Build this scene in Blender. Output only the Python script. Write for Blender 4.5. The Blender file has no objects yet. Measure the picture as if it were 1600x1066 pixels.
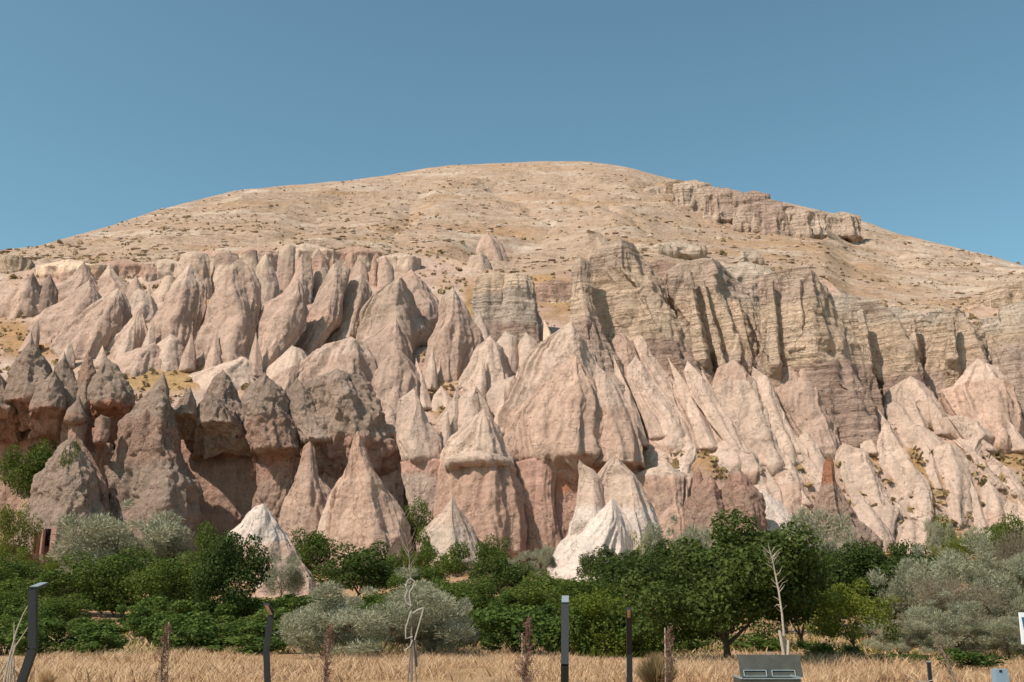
import bpy, math, random
import numpy as np
from math import radians as R_
random.seed(7); RS = np.random.RandomState(11)
C = bpy.context.scene.collection
scene = bpy.context.scene
# ------------------------------------------------------------------ camera
PITCH = math.atan2(397, 1556.0); F = 1556.0
cam = bpy.data.cameras.new('camera'); cam.lens = 36*F/1600; cam.sensor_width = 36
cam.clip_start = .1; cam.clip_end = 6000
co = bpy.data.objects.new('camera', cam); C.objects.link(co)
co.location = (0, 0, 0); co.rotation_euler = (math.pi/2 + PITCH, 0, 0)
scene.camera = co
cp_, sp_ = math.cos(PITCH), math.sin(PITCH)
# ------------------------------------------------------------------ sky + sun
SUN_EL, SUN_AZ = R_(50), R_(-128)        # azimuth from +Y, clockwise: sun high on the left, a little behind the viewer
w = bpy.data.worlds.new('World'); scene.world = w; w.use_nodes = True
nt = w.node_tree; nt.nodes.clear()
out = nt.nodes.new('ShaderNodeOutputWorld'); bg = nt.nodes.new('ShaderNodeBackground')
sky = nt.nodes.new('ShaderNodeTexSky'); sky.sky_type = 'NISHITA'; sky.sun_disc = False
sky.sun_elevation = SUN_EL; sky.sun_rotation = SUN_AZ
sky.altitude = 1100; sky.air_density = 1.0; sky.dust_density = 2.2; sky.ozone_density = 1.0
hs = nt.nodes.new('ShaderNodeMix'); hs.data_type = 'RGBA'; hs.blend_type = 'MULTIPLY'; hs.inputs[0].default_value = 1
hs.inputs[7].default_value = (.81, 1.04, .87, 1)
nt.links.new(sky.outputs[0], hs.inputs[6]); nt.links.new(hs.outputs[2], bg.inputs[0]); bg.inputs[1].default_value = .15
nt.links.new(bg.outputs[0], out.inputs[0])
sl = bpy.data.lights.new('sun', 'SUN'); sl.energy = 4.7; sl.angle = R_(.53); sl.color = (1, .90, .80)
so = bpy.data.objects.new('sun', sl); C.objects.link(so)
SD = np.array([math.sin(SUN_AZ)*math.cos(SUN_EL), math.cos(SUN_AZ)*math.cos(SUN_EL), math.sin(SUN_EL)])
from mathutils import Vector, Matrix
so.rotation_euler = Vector(SD).to_track_quat('Z', 'Y').to_euler()
scene.view_settings.view_transform = 'Standard'; scene.view_settings.look = 'None'
scene.view_settings.exposure = .15; scene.view_settings.gamma = 1; scene.view_settings.use_curve_mapping = False

# ------------------------------------------------------------------ geometry helpers
def at(px, row, Y):
    "world point seen at a photo position, at distance Y"
    px = np.asarray(px, float); row = np.asarray(row, float); Y = np.asarray(Y, float)
    dy = 533-row; fy = F*cp_-dy*sp_; s = Y/fy
    return (px-800)*s, Y+0*s, (F*sp_+dy*cp_)*s
def zat(row, Y): return float(at(800, row, Y)[2])
def sm(a): return a*a*(3-2*a)
_perm = RS.permutation(4096); _val = RS.rand(4096).astype(np.float32)
def vn(x, y, z):
    "3-D value noise, 0..1"
    x = np.asarray(x, np.float64); y = np.asarray(y, np.float64); z = np.asarray(z, np.float64)
    xi = np.floor(x).astype(np.int64); yi = np.floor(y).astype(np.int64); zi = np.floor(z).astype(np.int64)
    fx = sm((x-xi)).astype(np.float32); fy = sm((y-yi)).astype(np.float32); fz = sm((z-zi)).astype(np.float32)
    def h(a, b, c): return _val[_perm[(_perm[(_perm[a & 4095]+b) & 4095]+c) & 4095]]
    r = 0
    for dz, wz in ((0, 1-fz), (1, fz)):
        a = h(xi, yi, zi+dz)*(1-fx)+h(xi+1, yi, zi+dz)*fx
        b = h(xi, yi+1, zi+dz)*(1-fx)+h(xi+1, yi+1, zi+dz)*fx
        r = r+(a*(1-fy)+b*fy)*wz
    return r
def fbm(x, y, z, o=4, g=.5):
    s = 0; a = 1; t = 0; f = 1
    for i in range(o):
        s = s+a*vn(x*f+17.3*i, y*f+9.1*i, z*f+5.7*i); t += a; a *= g; f *= 2.03
    return s/t
def ridged(x, y, z, o=3):
    s = 0; a = 1; t = 0; f = 1
    for i in range(o):
        n = vn(x*f+31.7*i, y*f+3.3*i, z*f+7.9*i); s = s+a*(1-np.abs(2*n-1)); t += a; a *= .5; f *= 2.1
    return s/t
def lin(c):
    c = np.asarray(c, float)/255
    return np.where(c <= .04045, c/12.92, ((c+.055)/1.055)**2.4)
def tag(o, label=None, cat=None, group=None, kind=None):
    if label: o['label'] = label
    if cat: o['category'] = cat
    if group: o['group'] = group
    if kind: o['kind'] = kind
    return o
def make_mesh(name, V, Fq, mat=None, col=None, smooth=False):
    "V (n,3); Fq (m,k) faces all of k corners, or a list of such arrays"
    if not isinstance(Fq, list): Fq = [Fq]
    Fq = [np.asarray(f) for f in Fq if len(f)]
    me = bpy.data.meshes.new(name)
    nl = sum(f.size for f in Fq); nf = sum(len(f) for f in Fq)
    me.vertices.add(len(V)); me.vertices.foreach_set('co', np.asarray(V, np.float32).ravel())
    me.loops.add(nl); me.loops.foreach_set('vertex_index', np.concatenate([f.ravel() for f in Fq]).astype(np.int32))
    me.polygons.add(nf)
    tot = np.concatenate([np.full(len(f), f.shape[1]) for f in Fq])
    st = np.concatenate([[0], np.cumsum(tot)[:-1]])
    me.polygons.foreach_set('loop_start', st.astype(np.int32))
    me.update(calc_edges=True)
    me.polygons.foreach_set('use_smooth', np.full(nf, smooth))
    if mat: me.materials.append(mat)
    if col is not None:
        at_ = me.color_attributes.new('Col', 'FLOAT_COLOR', 'POINT')
        c4 = np.ones((len(V), 4), np.float32); c4[:, :3] = col
        at_.data.foreach_set('color', c4.ravel())
    return me
def add_obj(name, me, parent=None, loc=None):
    o = bpy.data.objects.new(name, me); C.objects.link(o)
    if parent: o.parent = parent
    if loc is not None: o.location = loc
    return o
def based(name, V, Fq, mat=None, col=None, smooth=False, parent=None):
    "mesh object whose origin stands at the middle of its base"
    V = np.asarray(V, float)
    org = np.array([(V[:, 0].min()+V[:, 0].max())/2, (V[:, 1].min()+V[:, 1].max())/2, V[:, 2].min()])
    return add_obj(name, make_mesh(name, V-org, Fq, mat, col, smooth), parent, org)
def grid_faces(nr, nc, wrap=False):
    a = np.arange(nr*nc).reshape(nr, nc)
    b = np.roll(a, -1, 1) if wrap else a[:, 1:]
    aa = a if wrap else a[:, :-1]
    return np.stack([aa[:-1].ravel(), aa[1:].ravel(), b[1:].ravel(), b[:-1].ravel()], 1)
class MB:
    "collects simple solids into one mesh"
    def __init__(s): s.V = []; s.Q = []; s.n = 0
    def add(s, V, Q): s.V.append(np.asarray(V, float)); s.Q.append(np.asarray(Q)+s.n); s.n += len(V)
    def hexa(s, P):
        s.add(P, [[0, 3, 2, 1], [4, 5, 6, 7], [0, 1, 5, 4], [1, 2, 6, 5], [2, 3, 7, 6], [3, 0, 4, 7]]); return s
    def box(s, x0, x1, y0, y1, z0, z1):
        return s.hexa([(x0, y0, z0), (x1, y0, z0), (x1, y1, z0), (x0, y1, z0), (x0, y0, z1), (x1, y0, z1), (x1, y1, z1), (x0, y1, z1)])
    def tube(s, pts, rad, n=6, cap=True):
        pts = np.asarray(pts, float); m = len(pts); rad = np.broadcast_to(np.asarray(rad, float), (m,))
        T = np.gradient(pts, axis=0); T /= np.linalg.norm(T, axis=1)[:, None]+1e-9
        up = np.array([0, 1., 0]) if abs(T[:, 1]).max() < .95 else np.array([1., 0, 0])
        A = np.cross(T, up); A /= np.linalg.norm(A, axis=1)[:, None]+1e-9; B = np.cross(T, A)
        th = np.arange(n)*2*math.pi/n
        V = pts[:, None]+rad[:, None, None]*(np.cos(th)[None, :, None]*A[:, None]+np.sin(th)[None, :, None]*B[:, None])
        V = V.reshape(-1, 3)
        Q = grid_faces(m, n, True)
        V = np.vstack([V, pts[:1], pts[-1:]]); e0 = m*n
        i = np.arange(n); j = (i+1) % n
        Q = np.vstack([Q, np.stack([np.full(n, e0), i, j, np.full(n, e0)], 1), np.stack([np.full(n, e0+1), (m-1)*n+j, (m-1)*n+i, np.full(n, e0+1)], 1)]) if False else Q
        s.add(V[:e0], Q); return s
    def arrays(s): return np.vstack(s.V), np.vstack(s.Q)
    def build(s, name, mat, parent=None, smooth=False):
        V, Q = s.arrays()
        if parent is not None:
            return add_obj(name, make_mesh(name, V, Q, mat, None, smooth), parent)
        return based(name, V, Q, mat, None, smooth)

# ------------------------------------------------------------------ materials
def new_mat(name, rough=.9):
    m = bpy.data.materials.new(name); m.use_nodes = True
    b = m.node_tree.nodes['Principled BSDF']; b.inputs['Roughness'].default_value = rough
    b.inputs['Specular IOR Level'].default_value = .2
    return m, m.node_tree, b
def node(nt, t, **kw):
    n = nt.nodes.new(t)
    for k, v in kw.items(): setattr(n, k, v)
    return n
def noise(nt, vec, scale, det=6, rough=.6):
    n = node(nt, 'ShaderNodeTexNoise'); n.inputs['Scale'].default_value = scale
    n.inputs['Detail'].default_value = det; n.inputs['Roughness'].default_value = rough
    nt.links.new(vec, n.inputs['Vector']); return n.outputs['Fac']
def mapr(nt, v, a, b, c, d):
    n = node(nt, 'ShaderNodeMapRange'); n.clamp = True
    for i, x in zip((1, 2, 3, 4), (a, b, c, d)): n.inputs[i].default_value = x
    nt.links.new(v, n.inputs[0]); return n.outputs[0]
def mathn(nt, op, a, b):
    n = node(nt, 'ShaderNodeMath', operation=op)
    for i, x in enumerate((a, b)):
        if isinstance(x, (int, float)): n.inputs[i].default_value = x
        else: nt.links.new(x, n.inputs[i])
    return n.outputs[0]
def mult_col(nt, col, fac):
    n = node(nt, 'ShaderNodeVectorMath', operation='SCALE')
    nt.links.new(col, n.inputs[0]); nt.links.new(fac, n.inputs['Scale']); return n.outputs[0]
def rock_material(name, sc=1.0, bump=.5, strata=0.0, spots=True):
    m, nt, b = new_mat(name, .95)
    geo = node(nt, 'ShaderNodeNewGeometry').outputs['Position']
    at_ = node(nt, 'ShaderNodeAttribute', attribute_name='Col').outputs['Color']
    mp = node(nt, 'ShaderNodeMapping'); nt.links.new(geo, mp.inputs[0]); mp.inputs['Scale'].default_value = (1, 1, .35)
    mps = node(nt, 'ShaderNodeMapping'); nt.links.new(geo, mps.inputs[0]); mps.inputs['Scale'].default_value = (.12, .12, 1.6)
    n1 = noise(nt, mp.outputs[0], .55*sc, 8, .68)      # streaked stains
    n2 = noise(nt, geo, 3.2*sc, 5, .7)
    n3 = noise(nt, mps.outputs[0], 1.1*sc, 5, .6)
    f = mapr(nt, n1, .25, .75, .78, 1.2)
    f = mathn(nt, 'MULTIPLY', f, mapr(nt, n2, .3, .7, .80, 1.16))
    f = mathn(nt, 'MULTIPLY', f, mapr(nt, n3, .3, .7, 1-.08-strata*.16, 1.07+strata*.08))
    if spots:
        n4 = noise(nt, geo, 1.3*sc, 3, .75)
        f = mathn(nt, 'MULTIPLY', f, mapr(nt, n4, .66, .74, 1.0, .62))
    vo = node(nt, 'ShaderNodeTexVoronoi', feature='DISTANCE_TO_EDGE'); vo.inputs['Scale'].default_value = .30*sc
    wv = node(nt, 'ShaderNodeVectorMath', operation='ADD'); nt.links.new(mp.outputs[0], wv.inputs[0])
    nn = node(nt, 'ShaderNodeTexNoise'); nn.inputs['Scale'].default_value = .7; nn.inputs['Detail'].default_value = 4; nt.links.new(geo, nn.inputs['Vector'])
    sc_ = node(nt, 'ShaderNodeVectorMath', operation='SCALE'); sc_.inputs['Scale'].default_value = 2.4; nt.links.new(nn.outputs['Color'], sc_.inputs[0])
    nt.links.new(sc_.outputs[0], wv.inputs[1]); nt.links.new(wv.outputs[0], vo.inputs['Vector'])
    crk = mathn(nt, 'MAXIMUM', mapr(nt, vo.outputs['Distance'], 0, .022, 0, 1), mapr(nt, noise(nt, geo, .25, 2, .5), .42, .52, 1, 0))
    f = mathn(nt, 'MULTIPLY', f, mapr(nt, crk, 0, 1, .66, 1))
    pit = node(nt, 'ShaderNodeTexVoronoi'); pit.inputs['Scale'].default_value = 1.1*sc; nt.links.new(geo, pit.inputs['Vector'])
    pm = mathn(nt, 'MAXIMUM', mapr(nt, pit.outputs['Distance'], .10, .2, 0, 1), mapr(nt, noise(nt, geo, .35, 3, .6), .50, .58, 1, 0))
    f = mathn(nt, 'MULTIPLY', f, mapr(nt, pm, 0, 1, .6, 1))
    nt.links.new(mult_col(nt, at_, f), b.inputs['Base Color'])
    h = mathn(nt, 'ADD', mathn(nt, 'MULTIPLY', noise(nt, geo, 1.0*sc, 9, .76), 1.25), mathn(nt, 'MULTIPLY', noise(nt, mp.outputs[0], 1.7*sc, 6, .65), .8))
    if strata: h = mathn(nt, 'ADD', h, mathn(nt, 'MULTIPLY', n3, strata*1.3))
    h = mathn(nt, 'ADD', h, mathn(nt, 'ADD', mapr(nt, crk, 0, 1, -.25, 0), mapr(nt, pm, 0, 1, -.3, 0)))
    bp = node(nt, 'ShaderNodeBump'); bp.inputs['Strength'].default_value = bump; bp.inputs['Distance'].default_value = 1.0/sc
    nt.links.new(h, bp.inputs['Height']); nt.links.new(bp.outputs[0], b.inputs['Normal'])
    return m
M = {}
M['rock'] = rock_material('tuff_rock', 1.0, .6)
M['rough'] = rock_material('weathered_tuff', 1.15, 1.0)
M['strata'] = rock_material('banded_tuff', .9, .85, 1.0)
M['hill'] = rock_material('dry_slope', .8, .6, .25, True)
def ground_material():
    m, nt, b = new_mat('dry_soil', .95)
    geo = node(nt, 'ShaderNodeNewGeometry').outputs['Position']
    at_ = node(nt, 'ShaderNodeAttribute', attribute_name='Col').outputs['Color']
    f = mathn(nt, 'MULTIPLY', mapr(nt, noise(nt, geo, .8, 8, .7), .25, .75, .7, 1.25), mapr(nt, noise(nt, geo, 9, 5, .7), .25, .75, .75, 1.2))
    nt.links.new(mult_col(nt, at_, f), b.inputs['Base Color'])
    bp = node(nt, 'ShaderNodeBump'); bp.inputs['Strength'].default_value = .8; bp.inputs['Distance'].default_value = .15
    nt.links.new(noise(nt, geo, 6, 8, .75), bp.inputs['Height']); nt.links.new(bp.outputs[0], b.inputs['Normal'])
    return m
M['soil'] = ground_material()
def leaf_material(name, c1, c2, transl=.35, rough=.65, spec=.12, vary=.8):
    m = bpy.data.materials.new(name); m.use_nodes = True; nt = m.node_tree
    b = nt.nodes['Principled BSDF']; b.inputs['Roughness'].default_value = rough; b.inputs['Specular IOR Level'].default_value = spec
    o = nt.nodes['Material Output']
    rn = node(nt, 'ShaderNodeNewGeometry')
    oi = node(nt, 'ShaderNodeObjectInfo')
    ri = mathn(nt, 'FRACT', mathn(nt, 'ADD', rn.outputs['Random Per Island'], 0), 0)
    big = noise(nt, rn.outputs['Position'], .9, 2, .5)
    mixf = mathn(nt, 'ADD', mathn(nt, 'MULTIPLY', ri, .6), mathn(nt, 'ADD', mathn(nt, 'MULTIPLY', oi.outputs['Random'], .35), mathn(nt, 'MULTIPLY', mathn(nt, 'SUBTRACT', big, .5), vary)))
    mx = node(nt, 'ShaderNodeMix', data_type='RGBA'); mx.clamp_factor = True
    nt.links.new(mixf, mx.inputs[0]); mx.inputs[6].default_value = (*c1, 1); mx.inputs[7].default_value = (*c2, 1)
    nt.links.new(mx.outputs[2], b.inputs['Base Color'])
    t = node(nt, 'ShaderNodeBsdfTranslucent'); nt.links.new(mx.outputs[2], t.inputs[0])
    ms = node(nt, 'ShaderNodeMixShader'); ms.inputs[0].default_value = transl
    nt.links.new(b.outputs[0], ms.inputs[1]); nt.links.new(t.outputs[0], ms.inputs[2]); nt.links.new(ms.outputs[0], o.inputs[0])
    return m
M['leaf'] = leaf_material('green_leaves', (.050, .085, .016), (.155, .190, .036))
M['dark'] = leaf_material('dark_green_leaves', (.030, .052, .012), (.095, .122, .026), .3)
M['lime'] = leaf_material('yellow_green_leaves', (.075, .105, .014), (.20, .215, .032))
M['grey'] = leaf_material('silver_green_leaves', (.215, .215, .135), (.42, .40, .275), .25)
M['vine'] = leaf_material('vine_leaves', (.040, .078, .016), (.15, .20, .040), .35)
M['twig'] = leaf_material('dead_brown_leaves', (.16, .075, .05), (.30, .17, .12), .2)
M['straw'] = leaf_material('dry_straw', (.38, .20, .085), (.86, .60, .34), .3, .85, 2.0)
M['brown'] = leaf_material('brown_twigs', (.15, .11, .075), (.30, .25, .17), .2)
M['tuft'] = leaf_material('dry_tufts', (.20, .14, .075), (.42, .30, .15), .2, .9)
def plain(name, col, rough=.8, spec=.3, metal=0, var=.25, scale=12):
    m, nt, b = new_mat(name, rough); b.inputs['Specular IOR Level'].default_value = spec; b.inputs['Metallic'].default_value = metal
    tc = node(nt, 'ShaderNodeTexCoord').outputs['Object']
    rgb = node(nt, 'ShaderNodeRGB'); rgb.outputs[0].default_value = (*col, 1)
    nt.links.new(mult_col(nt, rgb.outputs[0], mapr(nt, noise(nt, tc, scale, 6, .65), .25, .75, 1-var, 1+var)), b.inputs['Base Color'])
    bp = node(nt, 'ShaderNodeBump'); bp.inputs['Strength'].default_value = .3; bp.inputs['Distance'].default_value = .01
    nt.links.new(noise(nt, tc, scale*3, 4, .6), bp.inputs['Height']); nt.links.new(bp.outputs[0], b.inputs['Normal'])
    return m
M['bark'] = plain('bark', (.09, .065, .045), .95, .1)
M['palewood'] = plain('bleached_wood', (.42, .34, .27), .9, .1)
M['deadwood'] = plain('grey_dead_wood', (.22, .17, .135), .9, .1)
M['post'] = plain('charcoal_powder_coat', (.016, .017, .019), .5, .4, 0, .12, 20)
M['white'] = plain('white_paint', (.78, .79, .80), .5, .4, 0, .05)
M['steel'] = plain('dull_grey_steel', (.060, .060, .050), .6, .3, 0, .35, 6)
M['pipe'] = plain('galvanised_edge', (.40, .45, .47), .4, .5, .5, .12)
M['bluegrey'] = plain('blue_grey_paint', (.22, .30, .38), .5, .4, 0, .08)
M['blue'] = plain('blue_print', (.03, .11, .22), .5, .4, 0, .05)
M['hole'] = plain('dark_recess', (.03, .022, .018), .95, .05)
M['rope'] = plain('pale_rope', (.36, .32, .28), .9, .1)
M['lens'] = plain('lamp_lens', (.55, .45, .36), .3, .5)
# ------------------------------------------------------------------ terrain
GY = np.array([-40, 0, 18, 28, 40, 55, 70, 80, 95, 110, 122.0])
GZ = np.array([-1.7, -1.7, -1.72, -1.93, -2.1, -1.75, -1.0, -.25, .7, 1.65, 5.0])
def gz(Y): return np.interp(Y, GY, GZ)
DR = np.array([400, 450, 500, 550, 600, 650, 720, 850, 860, 905, 925, 960, 1400.0])
DY = np.array([212, 195, 178, 163, 150, 140, 131, 124, 122, 110, 95, 80, 40.0])
def D(row): return np.interp(row, DR, DY)
SKX = [-1400, -800, -400, 0, 60, 180, 240, 370, 460, 560, 700, 850, 920, 980, 1040, 1100, 1250, 1350, 1400, 1500, 1550, 1600, 2000, 2400, 3000]
SKR = [760, 600, 470, 391, 383, 350, 329, 297, 289, 280, 258, 251, 252, 261, 278, 289, 321, 345, 364, 388, 400, 415, 520, 630, 800]
SKY_ = [200, 220, 235, 262, 275, 320, 350, 420, 460, 500, 540, 560, 560, 555, 545, 535, 490, 450, 430, 390, 370, 350, 260, 220, 200]
EX = [-1400, -800, -400, 0, 80, 150, 300, 400, 500, 620, 700, 800, 880, 960, 1020, 1100, 1200, 1290, 1330, 1400, 1500, 1560, 1600, 2000, 2400, 3000]
ER = [800, 640, 500, 409, 412, 414, 402, 390, 386, 398, 402, 430, 425, 398, 405, 418, 424, 434, 470, 480, 486, 474, 452, 560, 670, 840]
FS = [0, .33, .66, .86, .97, 1.0]; FF = [0, .24, .53, .76, .93, 1.0]
px = np.concatenate([np.linspace(-1400, -20, 90)[:-1], np.linspace(-20, 1620, 1250), np.linspace(1620, 3000, 90)[1:]])
S = np.interp(px, SKX, SKR); E = np.interp(px, EX, ER); YS = np.interp(px, SKX, SKY_)
# smooth the skyline a little
kk = np.ones(25)/25
i0 = 89; seg = slice(60, len(px)-60)
S[seg] = np.convolve(np.pad(S, 12, 'edge'), kk, 'valid')[seg]; YS = np.convolve(np.pad(YS, 12, 'edge'), kk, 'valid')
E[seg] = np.convolve(np.pad(E, 6, 'edge'), np.ones(13)/13, 'valid')[seg]
nlow, nup, nback = 150, 300, 34
rows = []; Ys = []; bb = []
for t in np.linspace(1, 0, nlow, endpoint=False):
    r = E+(940-E)*t*1.0; r = np.maximum(r, E); rows.append(r); off = .6+0*r; wz_ = np.clip((1010-px)/40, 0, 1)*np.clip((r-630)/25, 0, 1)*np.clip((905-r)/45, 0, 1); yy = D(r)+off; yy = yy+wz_*np.maximum(0, 137.5-yy); Ys.append(yy); bb.append(np.zeros(len(px)))
YE = D(E)
for s in np.linspace(0, 1, nup):
    rows.append(E+(S-E)*s); Ys.append(YE+(YS-YE)*np.interp(s, FS, FF)); bb.append(np.full(len(px), s+.001))
rows = np.array(rows); Ys = np.array(Ys); bb = np.array(bb)
X, Y, Z = at(px[None, :]+0*rows, rows, Ys)
sl_ = np.tan(PITCH+np.arctan((533-S)/F))
Xb, Yb, Zb = [], [], []
for q in np.linspace(0, 1, nback)[1:]:
    d = 900*q**1.6; k = .0011
    Yn = YS+d; Zn = Z[-1]+d*sl_*.9-k*d*d*.6-sl_*.0*d
    Zn = np.maximum(Z[-1]+sl_*.88*d-.0022*d*d, -5)
    Xb.append(X[-1]*(Yn/YS)); Yb.append(Yn); Zb.append(Zn)
X = np.vstack([X, Xb]); Y = np.vstack([Y, Yb]); Z = np.vstack([Z, Zb])
bb = np.vstack([bb, np.full((nback-1, len(px)), 1.001)])
PX = px[None, :]+0*X; RW = np.vstack([rows, np.repeat(rows[-1:], nback-1, 0)])
up = np.clip(bb*8, 0, 1)
# ledges, outcrop, gullies on the upper hill
wz = Z+14*fbm(X/60, Y/60, Z/200, 3)+3*fbm(X/9, Y/9, Z/9, 3)
def saw(v): f = v-np.floor(v); return np.where(f < .82, f/.82, (1-f)/.18)
msk = np.clip((fbm(X/45+7, Y/45, Z/12, 3)-.44)*6, 0, 1)
msk2 = np.clip((fbm(X/22+3, Y/22+9, Z/6, 3)-.47)*6, 0, 1)
disp = 3.0*msk*(saw(wz/13)-.5)+1.7*msk2*(saw(wz/5.2+.3)-.5)+.8*(saw(wz/2.6+.1)-.5)*np.clip((fbm(X/50+1, Y/50, Z/20+5, 3)-.42)*6, 0, 1)
disp += 5*(fbm(X/70, Y/70, Z/140+4, 3)-.5)+1.6*(fbm(X/7, Y/7, Z/7, 4, .6)-.5)
gul = ridged(X/34+fbm(X/25, Y/60, 0*Z, 2)*1.2, Y/150, Z/150+2, 2)
disp += -3.6*np.clip(gul-.6, 0, 1)*2
def blob(cx, cy, rx, ry, p=2.0, rot=0):
    dx = PX-cx; dy = RW-cy; c, s = math.cos(rot), math.sin(rot)
    return np.exp(-(np.abs((dx*c+dy*s)/rx)**p+np.abs((-dx*s+dy*c)/ry)**p))
outc = np.clip(blob(1130, 322, 100, 26, 4, .28)+blob(1245, 352, 75, 19, 4, .2)+.6*blob(1000, 292, 60, 7, 2, .1)+.5*blob(720, 292, 60, 9)+.5*blob(590, 300, 60, 10)+.4*blob(420, 320, 80, 16, 2, .1), 0, 1)
disp += outc*(7*(ridged(X/12, Y/30, Z/20, 3)-.5)+4*(saw(wz/6)-.5))
edge = np.clip((bb-.0)*40, 0, 1)*np.clip((1.0-bb)*12, .12, 1)
lowd = 1.4*(fbm(X/8, Y/8, Z/8, 4, .6)-.5)+2.5*(fbm(X/25, Y/25, Z/25, 2)-.5)
disp = np.where(bb > 0, disp*edge, lowd*np.clip((925-RW)/30, 0, 1))
Z = Z+disp
# colour of the slope
def mixc(a, b, f): f = np.clip(f, 0, 1)[..., None]; return a*(1-f)+b*f
K = .86
pal = {k: lin(v)*K*np.array([1, .995, 1.0]) for k, v in dict(
    p=(205, 172, 152), P=(214, 186, 167), g=(192, 166, 148), G=(198, 168, 150), r=(204, 162, 143), R=(198, 138, 108),
    y=(230, 200, 173), w=(212, 190, 172), W=(228, 208, 194), b=(196, 160, 140), t=(212, 184, 163), k=(170, 144, 128),
    s=(191, 162, 139), o=(186, 146, 106), l=(222, 198, 176), d=(166, 138, 114), f=(190, 154, 108), e=(202, 156, 126)).items()}
col = np.ones(X.shape+(3,))*pal['s']
na = fbm(X/38, Y/38, Z/9, 4); nb = fbm(X/16+5, Y/16, Z/4, 4, .6); nc = fbm(X/5, Y/5+3, Z/2, 3, .65)
col = mixc(col, pal['o'], (na-.5)*5*.55); col = mixc(col, pal['l']*.88, (nb-.54)*7*.8); col = mixc(col, pal['d'], (.43-nc)*7*.75)
lowz = np.clip(1-bb*2.2, 0, 1)
col = mixc(col, pal['o'], lowz*np.clip((fbm(X/20+9, Y/20, Z/8, 3)-.48)*6, 0, 1)*.55)
rightz = np.clip((PX-1150)/350, 0, 1)
col = mixc(col, pal['l'], rightz*np.clip((fbm(X/12+9, Y/12+2, Z/3, 3)-.45)*5, 0, 1)*.6)
col = mixc(col, pal['d']*.95, outc*.75*np.clip((fbm(X/7, Y/7, Z/3, 3)-.3)*4, 0, 1))
trail = blob(1300, 400, 220, 13, 2, .35)+blob(640, 335, 90, 7, 2, -.5)
col = mixc(col, pal['o'], trail*.5)
lowcol = mixc(np.ones(X.shape+(3,))*pal['p'], pal['P'], (nb-.45)*6); lowcol = mixc(lowcol, pal['b'], (fbm(X/14, Y/14+40, Z/14, 3)-.5)*4)
gr = np.zeros(X.shape)
for (a_, b_, c_, d_, e_) in ((240, 592, 70, 20, .1), (30, 530, 60, 26, .3), (500, 528, 70, 10, -.15), (690, 640, 18, 40, -.6), (1085, 690, 46, 30, .2), (1045, 725, 40, 16, 0), (1368, 690, 16, 40, 0), (1440, 735, 16, 50, -.5), (1565, 712, 60, 18, .2), (1490, 672, 70, 12, .5), (860, 455, 60, 30, .3),
        (1470, 832, 45, 22, 0), (855, 868, 40, 24, 0), (20, 775, 40, 40, 0), (1400, 822, 18, 26, -.5), (150, 500, 60, 20, .5), (90, 470, 30, 14, 0), (325, 445, 10, 40, 0), (430, 590, 60, 18, 0), (290, 590, 40, 20, 0), (800, 600, 8, 30, 0), (740, 470, 16, 30, 0), (390, 585, 30, 20, 0), (1560, 540, 12, 20, 0), (700, 890, 400, 20, 0), (1450, 880, 200, 14, 0)):
    gr = np.maximum(gr, blob(a_, b_, c_, d_, 2.5, e_))
gr = np.clip(gr*1.6+2.2*(fbm(X/5, Y/5, Z/4, 3)-.5), 0, 1)
gcl = mixc(np.ones(X.shape+(3,))*pal['o'], pal['f'], (fbm(X/9, Y/9+4, Z/9, 3)-.5)*6)
lowcol = mixc(lowcol, gcl, gr)
lowcol = mixc(lowcol, pal['f']*.95, blob(240, 590, 80, 22, 2))
col = np.where((bb > 0)[..., None], col, lowcol)
V = np.stack([X, Y, Z], -1).reshape(-1, 3)
hill = add_obj('hillside', make_mesh('hillside', V, grid_faces(*X.shape), M['hill'], col.reshape(-1, 3), True)); tag(hill, kind='structure')
TG = (X, Y, Z, PX, bb)
# near ground: valley floor and the terrace the viewer stands on
gx = np.concatenate([np.linspace(-900, -70, 40)[:-1], np.linspace(-70, 70, 300), np.linspace(70, 900, 40)[1:]]); gy = np.concatenate([np.linspace(-900, -20, 20)[:-1], np.linspace(-20, 118, 290)])
GX, GYY = np.meshgrid(gx, gy); 
GZZ = gz(GYY)+.25*(fbm(GX/6, GYY/6, 0*GX, 4)-.5)+.5*(fbm(GX/25, GYY/25, 0*GX+3, 2)-.5)
GZZ = np.where(GYY > 106, GZZ-(GYY-106)*.35, GZZ)
gcol = mixc(np.ones(GX.shape+(3,))*pal['e']*.85, pal['p'], (fbm(GX/5, GYY/5, 0*GX, 3)-.5)*5)
gcol = mixc(gcol, pal['f'], np.clip((34-GYY)/4+3*(fbm(GX/3, GYY/3, 0*GX+9, 3)-.5), 0, 1)*.8)
gcol = mixc(gcol, pal['f']*.9, np.clip((fbm(GX/4+7, GYY/4, 0*GX+29, 3)-.45)*6, 0, 1)*.8)
gcol = mixc(gcol, pal['o'], np.clip((fbm(GX/9, GYY/9, 0*GX+19, 3)-.5)*5, 0, 1)*np.clip((GYY-70)/15, 0, 1))
V = np.stack([GX, GYY, GZZ], -1).reshape(-1, 3)
g = add_obj('ground', make_mesh('ground', V, grid_faces(*GX.shape)[:, ::-1], M['soil'], gcol.reshape(-1, 3), True)); tag(g, kind='structure')

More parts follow.
